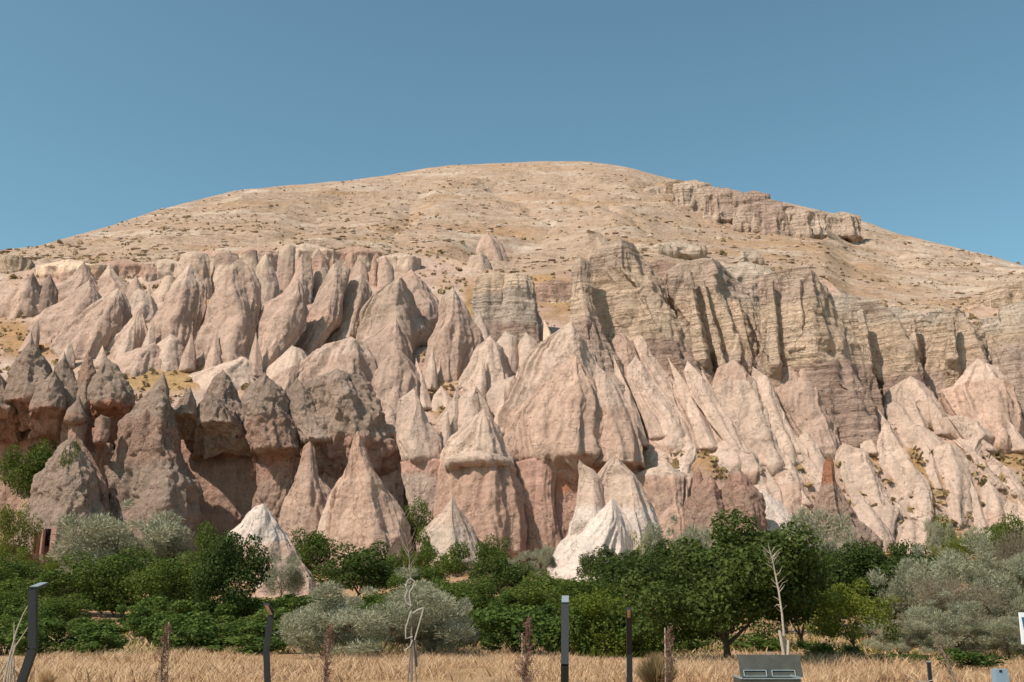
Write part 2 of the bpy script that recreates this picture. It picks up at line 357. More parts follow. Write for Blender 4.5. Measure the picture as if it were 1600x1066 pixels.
# ------------------------------------------------------------------ rock formations
def parse(s): return [tuple(float(v) for v in p.split(',')) for p in s.split()]
def poly(P, r):
    P = sorted(P, key=lambda p: p[1]); rr = np.array([p[1] for p in P]); xx = np.array([p[0] for p in P])
    v = np.interp(r, rr, xx)
    if len(P) > 1:
        s = (xx[-1]-xx[-2])/max(rr[-1]-rr[-2], 1); s = max(-1.2, min(1.2, s))
        v = np.where(r > rr[-1], xx[-1]+s*.6*(r-rr[-1]), v)
    n = max(1, int(len(r)*.014))*2+1
    return np.convolve(np.pad(v, n//2, 'edge'), np.ones(n)/n, 'valid')
def colour_of(spec, row, X, Y, Z):
    "spec 'g@640 r@690 p': bands of rock from the top down"
    parts = spec.split(); c = np.ones(X.shape+(3,))*pal[parts[0][0]]
    wv = row+26*(fbm(X/7, Y/7, Z/7, 3)-.5)+6*(fbm(X/1.5, Y/1.5, Z/3, 2)-.5)
    for a, b_ in zip(parts[:-1], parts[1:]):
        c = mixc(c, pal[b_[0]], (wv-float(a.split('@')[1]))/9+.5)
    return c
NROCK = [0]
def rock(apex, Ls, Rs, base, c='p', k=.5, cr=None, sl=66, dp=.9, Yb=None, un=None, name='rock_spur', lab=None, mat='rock',
         amp=1.0, ext=26, ub=5.0, strat=0.0, cap=0, res=1.0, cat=None, group=None, fl=1.0, tuck=None):
    NROCK[0] += 1; sd = NROCK[0]*13.7
    ap = parse(apex)
    L = ([ap[0]] if ap else [])+parse(Ls); Rr = ([ap[-1]] if ap else [])+parse(Rs)
    r0 = min(p[1] for p in L+Rr); r1 = base; H = r1-r0
    wpx = max(p[0] for p in L+Rr)-min(p[0] for p in L+Rr)
    n = int(np.clip(H/1.55*res, 14, 170)); nf = int(np.clip(wpx/1.5*res*1.25, 14, 150)); nb_ = max(6, nf//4)
    r = np.concatenate([r0+(H)*np.linspace(0, 1, n)**1.08, r1+np.linspace(0, ext, 7)[1:]])
    l = poly(L, r); q = poly(Rr, r)
    mn = 1.2; bad = q-l < mn; mid = (l+q)/2; l = np.where(bad, mid-mn/2, l); q = np.where(bad, mid+mn/2, q)
    cpt = parse(cr) if cr else None
    cc = poly(cpt, r) if cpt else (l+(q-l)*.62)
    cc = np.clip(cc, l+(q-l)*.12, q-(q-l)*.12)
    if Yb is None: Yb = float(D(base))
    mpp = Yb/1500
    Yc = Yb+(r1-r)*mpp/math.tan(R_(sl))
    if un:
        u_ = np.clip((r-un)/max(r1-un, 1), 0, 1); Yc = Yc+sm(u_)*ub*.75+np.clip((r-r1)/ext, 0, 1)*ub*.6
    else:
        Yc = Yc+np.clip((r-r1)/ext, 0, 1)*min(3.0, .12*wpx*mpp+1)
    if tuck: Yc = Yc+sm(np.clip((r-tuck)/(r1-tuck), 0, 1))*ub*.7
    hw = (q-l)/2*mpp; a = np.minimum(dp*hw, 9.0+0*hw)
    if un: 
        a = a*(1-.35*sm(u_))
    thf = np.linspace(math.pi, 0, nf, endpoint=False); thb = np.linspace(0, -math.pi, nb_, endpoint=False)
    th = np.concatenate([thf, thb]); u = np.cos(th); v = np.sin(th)
    front = v > 0
    vf = np.where(front, (1-k)*np.sqrt(np.clip(1-u*u, 0, 1))+k*(1-np.abs(u)), v)
    skew = np.where(front, 1-np.abs(u)**1.5, 0)
    Mx = (l+q)/2; W = (q-l)/2
    xp = Mx[:, None]+W[:, None]*u[None]+(cc-Mx)[:, None]*skew[None]
    ydep = (Yc+a)[:, None]
    Yv = Yc[:, None]+a[:, None]*(1-vf[None])
    X, _, Z = at(xp, r[:, None]+0*xp, ydep+0*xp)
    Z = Z+0*X; Y = Yv
    P = np.stack([X, Y, Z], -1)
    dr = np.gradient(P, axis=0); dt = np.roll(P, -1, 1)-np.roll(P, 1, 1)
    N = np.cross(dr, dt); N /= np.linalg.norm(N, axis=-1)[..., None]+1e-9
    cen = P.mean(1, keepdims=True); sgn = np.sign((N*(P-cen)).sum(-1, keepdims=True).mean()); N = N*(sgn if sgn else 1)
    hwv = hw[:, None]; big = np.clip(hwv.max(), .3, 6)
    A = amp*.30*np.clip(hwv, .06, 5)**.75
    f1 = ridged(X/(1.5*big**.6)+sd, Y/(1.5*big**.6), Z/(9*big**.5), 2)-.55
    f2 = fbm(X/2.2, Y/2.2+sd, Z/3.2, 4, .58)-.5
    f3 = (fbm(X/.7, Y/.7, Z/.9+sd, 3, .6)-.5)*(2.8 if mat == 'rough' else 1.4)
    f2 = f2*(1.35 if mat == 'rough' else 1)
    q_ = float(np.clip(wpx/40, .8, 2.4))*(.6 if strat else 1)
    tw = .8*(fbm(X/7+sd, Y/7, Z/10, 3)-.5)
    cT = np.cos(th)[None]+tw; sT = np.sin(th)[None]+tw
    fa = vn(cT*q_+sd, sT*q_, Z/(26+0*Z)+sd); fb_ = vn(cT*q_*2.3+sd, sT*q_*2.3, Z/14+sd)
    flute = (1-np.abs(2*fa-1))-.6+.55*((1-np.abs(2*fb_-1))-.6)
    P0 = flute*np.clip(hwv, .05, 7)*(.13 if mat == 'rough' else .19)*amp**.5*(.5+1.1*fbm(X/9+sd, Y/9, Z/7+50, 2))*(.45 if name != 'rock_spur' and name != 'fairy_chimney' else 1)
    d = P0+A*(.95*fl*f1+(1.1 if mat == 'rough' else .8)*f2)+.42*np.minimum(A, .6)*f3
    st_ = vn(X/1.7+sd, Y/1.7, Z/2.6)*4; d += (.55 if mat == 'rough' else .18)*np.minimum(A, .9)*(np.floor(st_)+np.clip((st_-np.floor(st_))*4, 0, 1)-2)*.6
    d += -.5*np.minimum(A, .8)*np.clip(ridged(X/3.1+sd, Y/3.1, Z/13, 2)-.80, 0, 1)*5    # eroded clefts
    if strat and name == 'rock_spur':
        d += -1.0*np.clip(ridged(X/3.6+sd, Y/3.6, Z/40, 2)-.76, 0, 1)*2.6
    if strat:
        zz = Z+.5*fbm(X/6, Y/6, Z, 2)+.25*f2
        lay = vn(0*X+sd, 0*X, zz*.9)*.6+vn(0*X, 0*X+sd, zz*2.4)*.4
        d += strat*(.8*(lay-.5)+1.3*(np.round(vn(X/2.6+sd, Y/2.6, zz/7)*3)/3-.5))
    d = d*np.clip((r-r0)/(.10*H+1), .12, 1)[:, None]
    P = P+N*d[..., None]
    if cap:   # a hard knob standing on the tip
        pass
    tip = np.mean(P[0], 0)+np.array([0, 0, .25*max(hw[0], .12)])
    Vv = np.vstack([P.reshape(-1, 3), tip[None]])
    nc_ = len(th); Q = grid_faces(len(r), nc_, True); i = np.arange(nc_)
    T = np.stack([np.full(nc_, len(Vv)-1), i, (i+1) % nc_], 1)
    cl = colour_of(c, r[:, None]+0*X, X, Y, Z)
    m1 = fbm(X/4+sd, Y/4, Z/6, 3); hsh = (math.sin(sd)*43758.5) % 1
    cl = cl*(.93+.14*hsh)*(1+.28*(m1-.5))[..., None]
    if un and 'P' not in c[-2:] and name != 'cliff_wall':
        cl = mixc(cl, pal['r'], (r-un-.35*(r1-un))/(.3*(r1-un)+1)[..., None].T if False else np.broadcast_to(((r-un-.5*(r1-un))/(.4*(r1-un)))[:, None], X.shape)+(m1-.5)*1.5)
    cf = np.vstack([cl.reshape(-1, 3), cl[0].mean(0)[None]])
    mm = {'y': 'strata'}.get(mat, mat)
    o = based(name, Vv, [Q, T], M[mm], cf, True)
    if lab: tag(o, lab, cat or 'rock', group)
    else: tag(o, kind='structure')
    return o
# ---- cliff rim row, left
g_ = dict(c='g', mat='rough')
rock('', '-5,407 -8,450', '50,407 52,440', 440, c='y', k=.2, sl=82, Yb=202, strat=.5, mat='y')
rock('52,426', '20,455 0,475', '75,480 78,492', 495, c='k@440 G')
rock('78,428', '60,450 50,478', '88,450 90,480', 488, c='k')
rock('131,409', '105,445 84,460', '147,434 158,450', 472, c='k@425 G', k=.4)
rock('171,411', '158,436 152,458', '184,431 206,452', 470, c='t@430 G')
rock('213,430', '200,448 196,470', '224,452 232,470', 476, c='G')
rock('232,446', '226,458', '238,458', 466, c='P')
rock('259,430', '248,452 238,462', '275,432 280,455', 470, c='t')
rock('', '282,398 278,420', '325,403 332,455', 470, c='t@425 G', k=.2, sl=78, dp=.5)
rock('', '336,402 330,440', '372,398 372,450', 465, c='k@420 t', k=.2, sl=80, dp=.5)
rock('', '384,396 380,470', '402,392 404,480', 490, c='k@410 t', k=.3, sl=78, dp=.6)
for a_, b_, tp, bt, cc_ in ((60, 150, 414, 445, 'y@428 b'), (140, 235, 414, 446, 'b@430 t'), (225, 290, 410, 445, 't'), (276, 372, 400, 440, 'b@412 t'), (362, 440, 392, 436, 'b@408 t'), (430, 520, 389, 432, 't@410 b'), (510, 600, 393, 430, 'b@410 t'), (592, 650, 400, 428, 't')):
    rock('', f'{a_},{tp+4} {a_-3},{bt}', f'{b_},{tp+2} {b_+3},{bt}', bt, c=cc_, k=.1, sl=82, dp=.16, Yb=float(D(tp))-7, amp=2.2, fl=2.2, strat=.25, name='rim_cliff', mat='rock')
# ---- upper left ridges
rock('139,438', '100,470 45,507 60,530', '155,465 168,500', 545, c='P@455 G', cr='146,470 140,520', sl=58)
rock('184,450', '147,476 97,523 76,549 84,562', '194,460 205,489 196,520 160,556', 566, c='P@470 G', cr='186,470 180,500 150,560', sl=58, k=.6)
rock('216,450', '205,468 198,500', '238,465 246,500', 505, c='P')
rock('221,480', '197,510 144,554 150,565', '227,507 233,535 236,560', 562, c='G@500 P', sl=60, cr='215,500 205,560')
rock('298,411', '270,444 242,496 231,515 232,545', '320,447 319,478 305,538 286,560', 570, c='P@450 G', cr='296,455 285,500 275,545', sl=64, k=.7)
rock('374,404', '362,418 328,470 318,507 304,538 302,572', '394,420 403,447 403,517 402,560', 582, c='t@430 G', cr='368,450 385,505 375,560', sl=68, k=.6)
rock('416,394', '402,418 400,450 406,488', '429,428 436,460 424,500', 508, c='t@430 g', sl=70)
rock('242,535', '205,554 179,567', '256,554 266,575', 590, c='G', sl=50)
rock('268,522', '246,539 240,560', '284,533 288,570', 584, c='P', sl=56)
rock('372,561 384,559', '330,578 297,592', '399,570 410,590', 615, c='P', sl=48, amp=.5)
rock('', '438,389 432,440', '462,385 460,450', 470, c='t@410 G', sl=78, dp=.5)
rock('478,392', '470,402 458,432 440,460 436,480', '486,402 490,440 484,480', 485, c='k@405 G', cr='474,440', sl=68)
rock('498,389', '488,405 480,460', '512,405 520,440', 470, c='k@402 b@420 G', sl=72)
rock('467,435', '445,460 416,478 405,507 403,541 403,575', '476,452 481,483 477,515 453,545 425,572', 582, c='G', cr='466,465 450,515 420,565', sl=64, k=.6)
rock('531,405', '518,420 497,462 481,489 479,515 458,545', '547,420 536,460 531,507 508,530', 552, c='t@425 G@490 p', cr='524,450 515,505 500,535', sl=63, k=.6)
rock('548,390', '540,402 538,430', '558,398 560,425', 440, c='b', sl=78)
rock('561,401', '551,421 546,440', '571,415 577,440', 446, c='G', sl=70)
rock('566,427', '549,437 531,470 529,507 502,530', '576,444 581,457 569,488 562,520', 536, c='P@445 G@500 P', cr='565,470 550,515', sl=64, k=.6)
rock('584,400', '580,412 576,440', '591,415 592,440', 445, c='b', sl=76)
rock('602,398', '591,416 590,440', '614,420 616,445', 452, c='b@415 G', sl=72)
rock('643,421', '625,432 608,445 600,480', '663,447 682,475 687,502 674,524', 535, c='p@440 G', cr='655,460 672,505', sl=64)
rock('628,434', '602,449 583,462 569,491 561,522', '644,460 657,491 669,520 645,556', 568, c='g', cr='624,441 623,486 631,530', sl=70, k=.95, dp=1.1)
rock('707,449', '687,468 686,499 669,533 662,578', '723,473 739,502 753,533 730,575', 600, c='P@475 G', cr='709,491 700,540 702,580', sl=70)
rock('749,487', '741,505 740,530', '765,520 776,545', 560, c='w@505 P', sl=66)
rock('618,496', '590,520 566,538 572,565', '628,520 640,548 644,578', 590, c='G', cr='620,530', sl=62)
rock('548,526', '513,541 487,557 431,598 424,620', '571,541 581,570 590,620', 650, c='P@560 G', cr='553,560 557,590 570,640', sl=58, k=.7)
rock('456,540', '440,556 416,578 400,600', '470,546 480,560', 605, c='P', sl=50, amp=.6)
rock('622,542', '605,560 582,583 580,604 594,640', '642,567 660,596 658,625', 662, c='G', cr='618,600 615,640', sl=68, k=.3)
rock('766,524', '741,549 731,570 711,606', '781,544 791,567 798,590', 625, c='P', sl=62)
rock('689,603', '679,620 676,640', '707,623 712,640', 650, c='P', sl=60)
rock('744,603', '702,631 684,660 690,690', '760,628 772,655', 700, c='P', sl=60, amp=.6)
rock('804,587', '775,599 760,617 766,648', '812,600 812,640', 660, c='P', sl=62, amp=.6)
# ---- centre: banded cream cliff
cl = dict(strat=.4, mat='y', sl=80)
rock('', '741,432 739,470 741,505', '792,432 790,470 796,520', 535, c='y@460 w@510 G', k=.15, dp=.5, **cl)
rock('', '786,433 784,470 782,520', '832,441 838,471 850,512', 540, c='y@455 w@515 G', k=.4, dp=.7, cr='805,440 808,520', **cl)
rock('', '836,444 836,500', '898,444 898,515', 540, c='b@470 y', k=.1, dp=.3, Yb=186, strat=.4, mat='y', sl=82)
rock('789,517', '770,542 760,575', '808,530 815,570', 590, c='w@535 P', sl=64, amp=.6)
rock('822,519', '806,545 794,575', '838,535 852,560', 590, c='w@535 P', sl=64, amp=.6)
rock('917,359 920,360', '916,372 917,400', '936,364 952,384', 405, c='t', k=.9, sl=84, dp=.8, Yb=213)
rock('762,364', '752,372 748,385', '778,376 786,388', 392, c='G', sl=60, Yb=236)
rock('740,397', '733,405 731,432', '760,399 768,420', 432, c='t', sl=70, Yb=205)
rock('902,398', '893,425 895,455 893,510 880,545', '920,408 924,470 940,520 962,560 992,615 1012,660', 700, c='t@440 y@500 G@540 P', cr='906,440 915,520 935,600', sl=66, k=.8, strat=.35, mat='y')
rock('', '940,384 926,396 918,430 920,500 925,560', '990,381 1010,412 1029,437 1055,492 1080,524 1121,592 1130,640', 655,
     c='t@425 y@545 G@580 p', cr='968,385 968,432 989,453 1010,508 1032,555 1062,600', sl=74, k=.92, dp=.85, strat=.45, mat='y')
rock('', '945,440 940,480 944,520', '960,440 966,490 968,530', 545, c='y', k=.7, sl=78, Yb=158, strat=.5, mat='y')
rock('966,516', '957,535 958,570 965,600', '989,540 1010,590 1030,640', 660, c='p', sl=64, cr='975,560')
rock('997,519', '990,534 1002,563 1020,610', '1023,558 1052,584 1086,622 1092,650', 665, c='P', sl=62, cr='1010,560 1045,620')
rock('', '1060,412 1040,425 1039,463 1057,492 1089,540 1118,571', '1125,412 1152,440 1194,497 1198,545 1205,592 1213,618', 640,
     c='t@470 y@560 P', cr='1107,466 1118,487 1141,542 1150,600', sl=75, k=.85, dp=.8, strat=.45, mat='y')
rock('1048,420 1056,416', '1040,440 1038,465', '1070,425 1072,480', 500, c='t', k=.5, sl=80, Yb=181, strat=.3, mat='y')
rock('', '1225,422 1185,432 1196,527 1204,580 1219,637', '1262,421 1296,467 1311,517 1348,548 1366,603 1376,650', 705,
     c='t@480 y@580 G', cr='1259,446 1260,564 1285,590 1327,650', sl=76, k=.9, dp=.8, strat=.48, mat='y')
rock('1212,426 1222,424', '1190,440 1196,520', '1232,430 1236,560', 580, c='t@480 y', k=.6, sl=82, Yb=152, strat=.5, mat='y')
rock('1238,562', '1206,590 1219,637 1252,700', '1262,590 1301,662 1306,691', 712, c='G', cr='1262,640 1290,700', sl=64)
rock('1150,440 1200,438', '1140,470', '1215,470', 520, c='l', sl=74, dp=.3, Yb=196)
for (x0, x1, tp, bs_, yb, cc_) in ((1000, 1062, 414, 600, 168, 'b@450 y'), (1118, 1205, 420, 600, 161, 'l@440 t@475 y'), (1285, 1345, 466, 600, 160, 'l@500 y'), (1366, 1420, 486, 600, 158, 'l@505 y'), (1450, 1480, 486, 590, 158, 'l@505 y'), (1528, 1570, 500, 580, 160, 'l@520 y')):
    rock('', f'{x0},{tp+3} {x0-4},{bs_}', f'{x1},{tp} {x1+4},{bs_}', bs_, c=cc_, k=.15, sl=80, dp=.25, Yb=yb, strat=.45, mat='y', amp=1.5, fl=2)
def column(x, tp, bs_, w_, Y0, lean, cc_):
    rock('', f'{x-w_*.3},{tp} {x-w_*.5+lean*.5},{(tp+bs_)/2} {x-w_*.6+lean},{bs_}', f'{x+w_*.3},{tp+3} {x+w_*.45+lean*.5},{(tp+bs_)/2} {x+w_*.6+lean},{bs_}', bs_, c=cc_, k=.6, sl=77, dp=1.1, Yb=Y0, strat=.42, mat='y', tuck=bs_-30, ub=3)
for a_ in ((930, 404, 560, 16, 150.0, 4, 't@430 y@540 G'), (975, 400, 560, 20, 147.5, 30, 't@430 y'), (1075, 426, 590, 22, 142.6, 26, 't@465 y'), (1098, 440, 600, 12, 142.4, 36, 't@465 y'), (1150, 470, 600, 22, 143.8, 30, 'y'),
           (1204, 440, 600, 20, 136.0, 8, 't@475 y'), (1244, 440, 575, 30, 136.0, 4, 't@480 y'), (1290, 480, 610, 20, 139.5, 24, 't@500 y'), (1345, 486, 590, 18, 143.2, 16, 'l@505 y'), (1425, 500, 575, 16, 149.2, 8, 'y'), (1486, 496, 590, 18, 142.2, 4, 'y')):
    column(*a_)
# outcrops and ledges on the upper hill
def TY(px_, row):
    E_ = float(np.interp(px_, EX, ER)); S_ = float(np.interp(px_, SKX, SKR)); s = max(0, min(1, (E_-row)/(E_-S_)))
    return float(D(E_)+(np.interp(px_, SKX, SKY_)-D(E_))*np.interp(s, FS, FF))
for (x0, x1, ta, tb, ba, bb2, cc_) in ((1052, 1112, 288, 298, 322, 336, 't'), (1104, 1160, 300, 309, 338, 350, 'G@330 t'), (1150, 1204, 304, 316, 352, 366, 'G@330 t'), (1196, 1240, 322, 330, 364, 372, 'G'), (1236, 1290, 332, 342, 364, 372, 't@350 l'), (1284, 1345, 338, 358, 366, 374, 't'), (1085, 1130, 296, 304, 330, 342, 't'), (1180, 1222, 316, 324, 358, 368, 'G@340 t'), (1225, 1262, 330, 338, 368, 374, 't'), (1040, 1080, 286, 294, 312, 324, 'd'), (1000, 1050, 296, 302, 306, 316, 't'),
        (1000, 1100, 388, 398, 394, 404, 'l'), (1160, 1182, 393, 394, 408, 408, 'l')):
    xm = (x0+x1)/2
    rock('', f'{x0},{ta} {x0-3},{ba}', f'{x1},{tb} {x1+4},{bb2}', (ba+bb2)/2, c=cc_, k=.2, sl=72, dp=.14, Yb=TY(xm, (ba+bb2)/2)+(4.5 if bb2-tb < 16 else 2.5), amp=1.6, fl=2.5, strat=.9, name='rock_outcrop', mat='y', ext=8, res=1.4)
# right buttresses
rock('', '1326,473 1328,500 1332,522 1348,560 1364,577 1380,606', '1370,474 1398,503 1414,538 1437,590 1444,610', 635,
     c='l@505 y@590 G', cr='1385,500 1408,548 1422,590', sl=75, k=.8, dp=.7, strat=.45, mat='y')
rock('1387,493', '1377,530 1374,565', '1398,515 1402,560', 575, c='y', k=.4, sl=82, Yb=152, strat=.42, mat='y')
rock('1422,588', '1398,603 1384,618 1384,640', '1443,603 1482,644', 665, c='P', cr='1425,610 1440,660', sl=60, k=.7, amp=.5)
rock('1432,482', '1408,496 1412,530 1436,575 1445,600', '1453,506 1476,530 1482,565', 600, c='l@510 y', sl=74, strat=.42, mat='y', k=.6)
rock('1495,480', '1470,492 1455,540 1440,595', '1512,504 1536,522 1546,565 1565,590', 640, c='l@508 y@575 P', sl=73, strat=.42, mat='y', k=.7, cr='1500,520 1515,600')
rock('1513,500', '1505,530 1500,565', '1530,515 1540,560', 575, c='y', sl=78, strat=.5, mat='y', Yb=157)
rock('1527,560', '1495,598 1472,611 1492,650', '1561,580 1584,616 1593,655 1594,690', 700, c='P@600 p', cr='1530,600 1540,650', sl=64)
rock('', '1562,500 1556,543 1556,574 1575,610 1590,640', '1690,480 1720,600', 700, c='l@520 y@545 P', sl=68, strat=.5, mat='y', dp=.5)
rock('', '1545,446 1550,490', '1680,452 1690,500', 497, c='y', k=.3, sl=84, Yb=181, dp=.5, strat=.5, mat='y')
# ---- big central pyramid and its neighbours
rock('891,502', '845,540 816,571 798,610 787,655 790,700 806,733', '905,521 929,568 940,590 975,640 1000,690 1004,715', 740,
     c='P@640 p@715 b', cr='893,520 893,560 905,640 910,720', sl=62, k=.75, un=712, Yb=125.5, res=1.1)
rock('896,552', '862,592 830,625 812,665 815,700', '912,572 928,605 936,650 940,700', 738, c='p', cr='900,590 905,640 900,700', sl=66, k=.8, Yb=123.5, un=712)
rock('932,568', '928,600 930,660 932,735', '962,605 985,650 1000,702', 738, c='P@640 p', cr='945,620 960,690', sl=62, Yb=124, un=722)
rock('993,556', '979,576 979,592 989,618 1010,659 1020,690', '1018,592 1055,636 1082,668', 702, c='P', cr='1000,600 1035,660', sl=60, amp=.7)
rock('1074,564', '1069,580 1082,618 1110,660 1140,700', '1115,613 1141,678 1186,712', 722, c='P', cr='1095,610 1150,700', sl=58, amp=.7)
rock('1147,562', '1122,575 1116,600 1110,640', '1168,592 1204,620 1212,680 1220,720', 735, c='p@600 P', cr='1160,600 1185,660', sl=62)
rock('1176,573', '1172,600 1180,640', '1196,589 1214,625 1236,683 1252,713', 725, c='P', cr='1198,620 1225,690', sl=62, amp=.7)
rock('1188,652', '1170,672 1168,690', '1222,672 1240,702', 715, c='P', sl=54, amp=.5)
rock('1206,682', '1186,690 1188,715', '1238,707 1269,741 1283,760', 762, c='P', cr='1225,720', sl=56, amp=.6)
rock('1180,714', '1165,722 1172,760', '1200,728 1238,738 1282,760 1284,790', 805, c='P@740 p', cr='1225,760', sl=58, amp=.6)
rock('1251,679 1266,680', '1246,690 1256,725', '1280,705 1292,730', 760, c='P', sl=60)
rock('1317,692', '1305,710 1308,751 1325,790', '1348,709 1369,738 1381,767 1404,790', 840, c='P', cr='1345,730 1365,790', sl=60)
rock('1382,661', '1372,688 1372,722 1385,770', '1403,696 1427,733 1457,758 1457,795 1447,812', 818, c='P', cr='1400,700 1430,770', sl=62, amp=.7)
rock('1395,627', '1382,638 1388,662', '1411,636 1426,656', 675, c='P', sl=56, amp=.7)
rock('1414,658', '1403,673 1408,692 1425,712', '1443,670 1464,686', 718, c='P', sl=56, amp=.5)
rock('1472,690', '1456,704 1444,725 1457,767 1458,806', '1495,699 1519,725 1545,752 1550,800', 818, c='P', cr='1478,720 1480,790', sl=62, amp=.6)
rock('1498,648', '1469,655 1475,680 1510,705', '1535,672 1553,691 1590,690', 726, c='P', cr='1515,680', sl=54, amp=.5)
rock('1521,719', '1514,726 1522,745', '1561,730 1587,747', 772, c='P', sl=52, amp=.5)
rock('1545,750', '1521,778 1505,806 1506,832', '1571,780 1580,830', 842, c='P@800 p', cr='1545,800', sl=58, amp=.45)
rock('1595,744', '1574,767 1570,790', '1640,765 1660,800', 812, c='P', sl=54, amp=.5)
rock('1575,782', '1556,817 1552,840', '1610,800 1650,850', 855, c='P', sl=56, amp=.5)
rock('1531,818', '1523,832 1522,846', '1541,832 1545,846', 850, c='P', sl=58, Yb=119)
rock('1549,820', '1541,832 1540,846', '1566,838 1570,848', 850, c='W', sl=58, Yb=119)
rock('1377,787', '1345,802 1345,845', '1406,799 1400,828', 858, c='P', sl=54, amp=.6)
rock('1348,777', '1330,800 1325,840', '1390,835 1395,850', 864, c='P', sl=56)
rock('1185,763', '1168,792 1160,850', '1219,788 1243,814 1250,850', 862, c='W@835 P', sl=60, amp=.5)
rock('1214,778', '1205,790 1200,840', '1240,810 1260,850', 860, c='P', sl=56, amp=.5)
rock('1124,808', '1112,822 1106,850', '1160,835 1165,855', 862, c='W', sl=60, Yb=119, amp=.5)
rock('1152,701', '1120,714 1094,736 1100,760', '1178,714 1189,745 1192,768', 790, c='P@745 b', cr='1170,740', sl=60, un=740)
rock('1073,678', '1055,699 1020,718 989,740', '1090,700 1094,716', 750, c='P', sl=50, amp=.5)
rock('1139,683', '1118,697 1102,714', '1157,701 1170,720', 728, c='P', sl=52, amp=.5)
rock('', '1005,735 990,745 1005,775 1018,799 1025,830', '1062,738 1084,745 1076,790 1080,830', 845, c='P@750 b@775 p', sl=74, k=.2, dp=.5, un=None)
rock('1025,700', '1005,722 988,742', '1050,712 1065,740', 752, c='P', sl=50, amp=.6)
rock('1186,688 1195,684', '1178,700 1180,720', '1222,698 1240,715', 730, c='P', sl=54, amp=.5)
# under the pyramid: red walls and columns
wl = dict(name='cliff_wall', mat='rock')
rock('', '806,722 811,760 819,804 823,850', '872,722 866,765 868,800 880,860', 862, c='r@760 r@800 b', k=.3, sl=86, dp=.5, Yb=126, **wl)
rock('', '860,722 862,860', '1000,722 1000,860', 864, c='R@775 r', k=.05, sl=86, dp=.12, Yb=127.5, **wl)
rock('', '625,722 640,800 650,860', '700,722 690,800 686,860', 862, c='r@745 P', k=.2, sl=86, dp=.3, Yb=127, **wl)
rock('', '488,685 486,860', '640,700 640,860', 864, c='R@715 b@745 r', k=.05, sl=87, dp=.15, Yb=130.5, **wl)
rock('', '795,720 802,860', '826,720 826,860', 862, c='b', k=.1, sl=86, dp=.2, Yb=128.5, **wl)
# left-centre grey masses with an overhang
rock('526,576', '500,591 478,605 470,650 488,690', '555,588 568,610 589,639 618,705 612,728', 730, c='g@690 r', cr='530,600 558,650 566,720', sl=70, k=.6, Yb=124.5, un=680, dp=.8, mat='rough', res=1.1)
rock('607,630', '597,650 594,680', '623,647 628,690', 700, c='P', sl=62, Yb=133)
rock('647,606', '625,626 621,652 618,687 628,712', '654,626 670,660 690,690 692,708 684,739', 744, c='P', cr='652,640 640,690 660,735', sl=66, k=.7, Yb=126, un=715, amp=.6)
rock('464,590', '450,612 446,634 462,672 474,695', '476,607 497,639 513,666 522,700', 705, c='g@645 P', cr='470,640 486,680', sl=66, Yb=125, un=685, mat='rough')
# left wall behind the caves
rock('', '-60,640 -60,840', '175,640 175,840', 850, c='R@668 k@692 b', k=.05, sl=88, dp=.03, Yb=134, ext=25, **wl)  # dark middle band paints the shade inside the cave
rock('', '262,640 262,850', '415,650 415,850', 866, c='r@712 k@722 b@800 r', k=.02, sl=88, dp=.03, Yb=133.5, ext=25, amp=.6, **wl)
rock('', '402,716 398,760 392,850', '474,716 450,784 439,850', 862, c='r@750 p', k=.3, sl=84, dp=.5, Yb=126, name='cliff_wall', mat='rough')

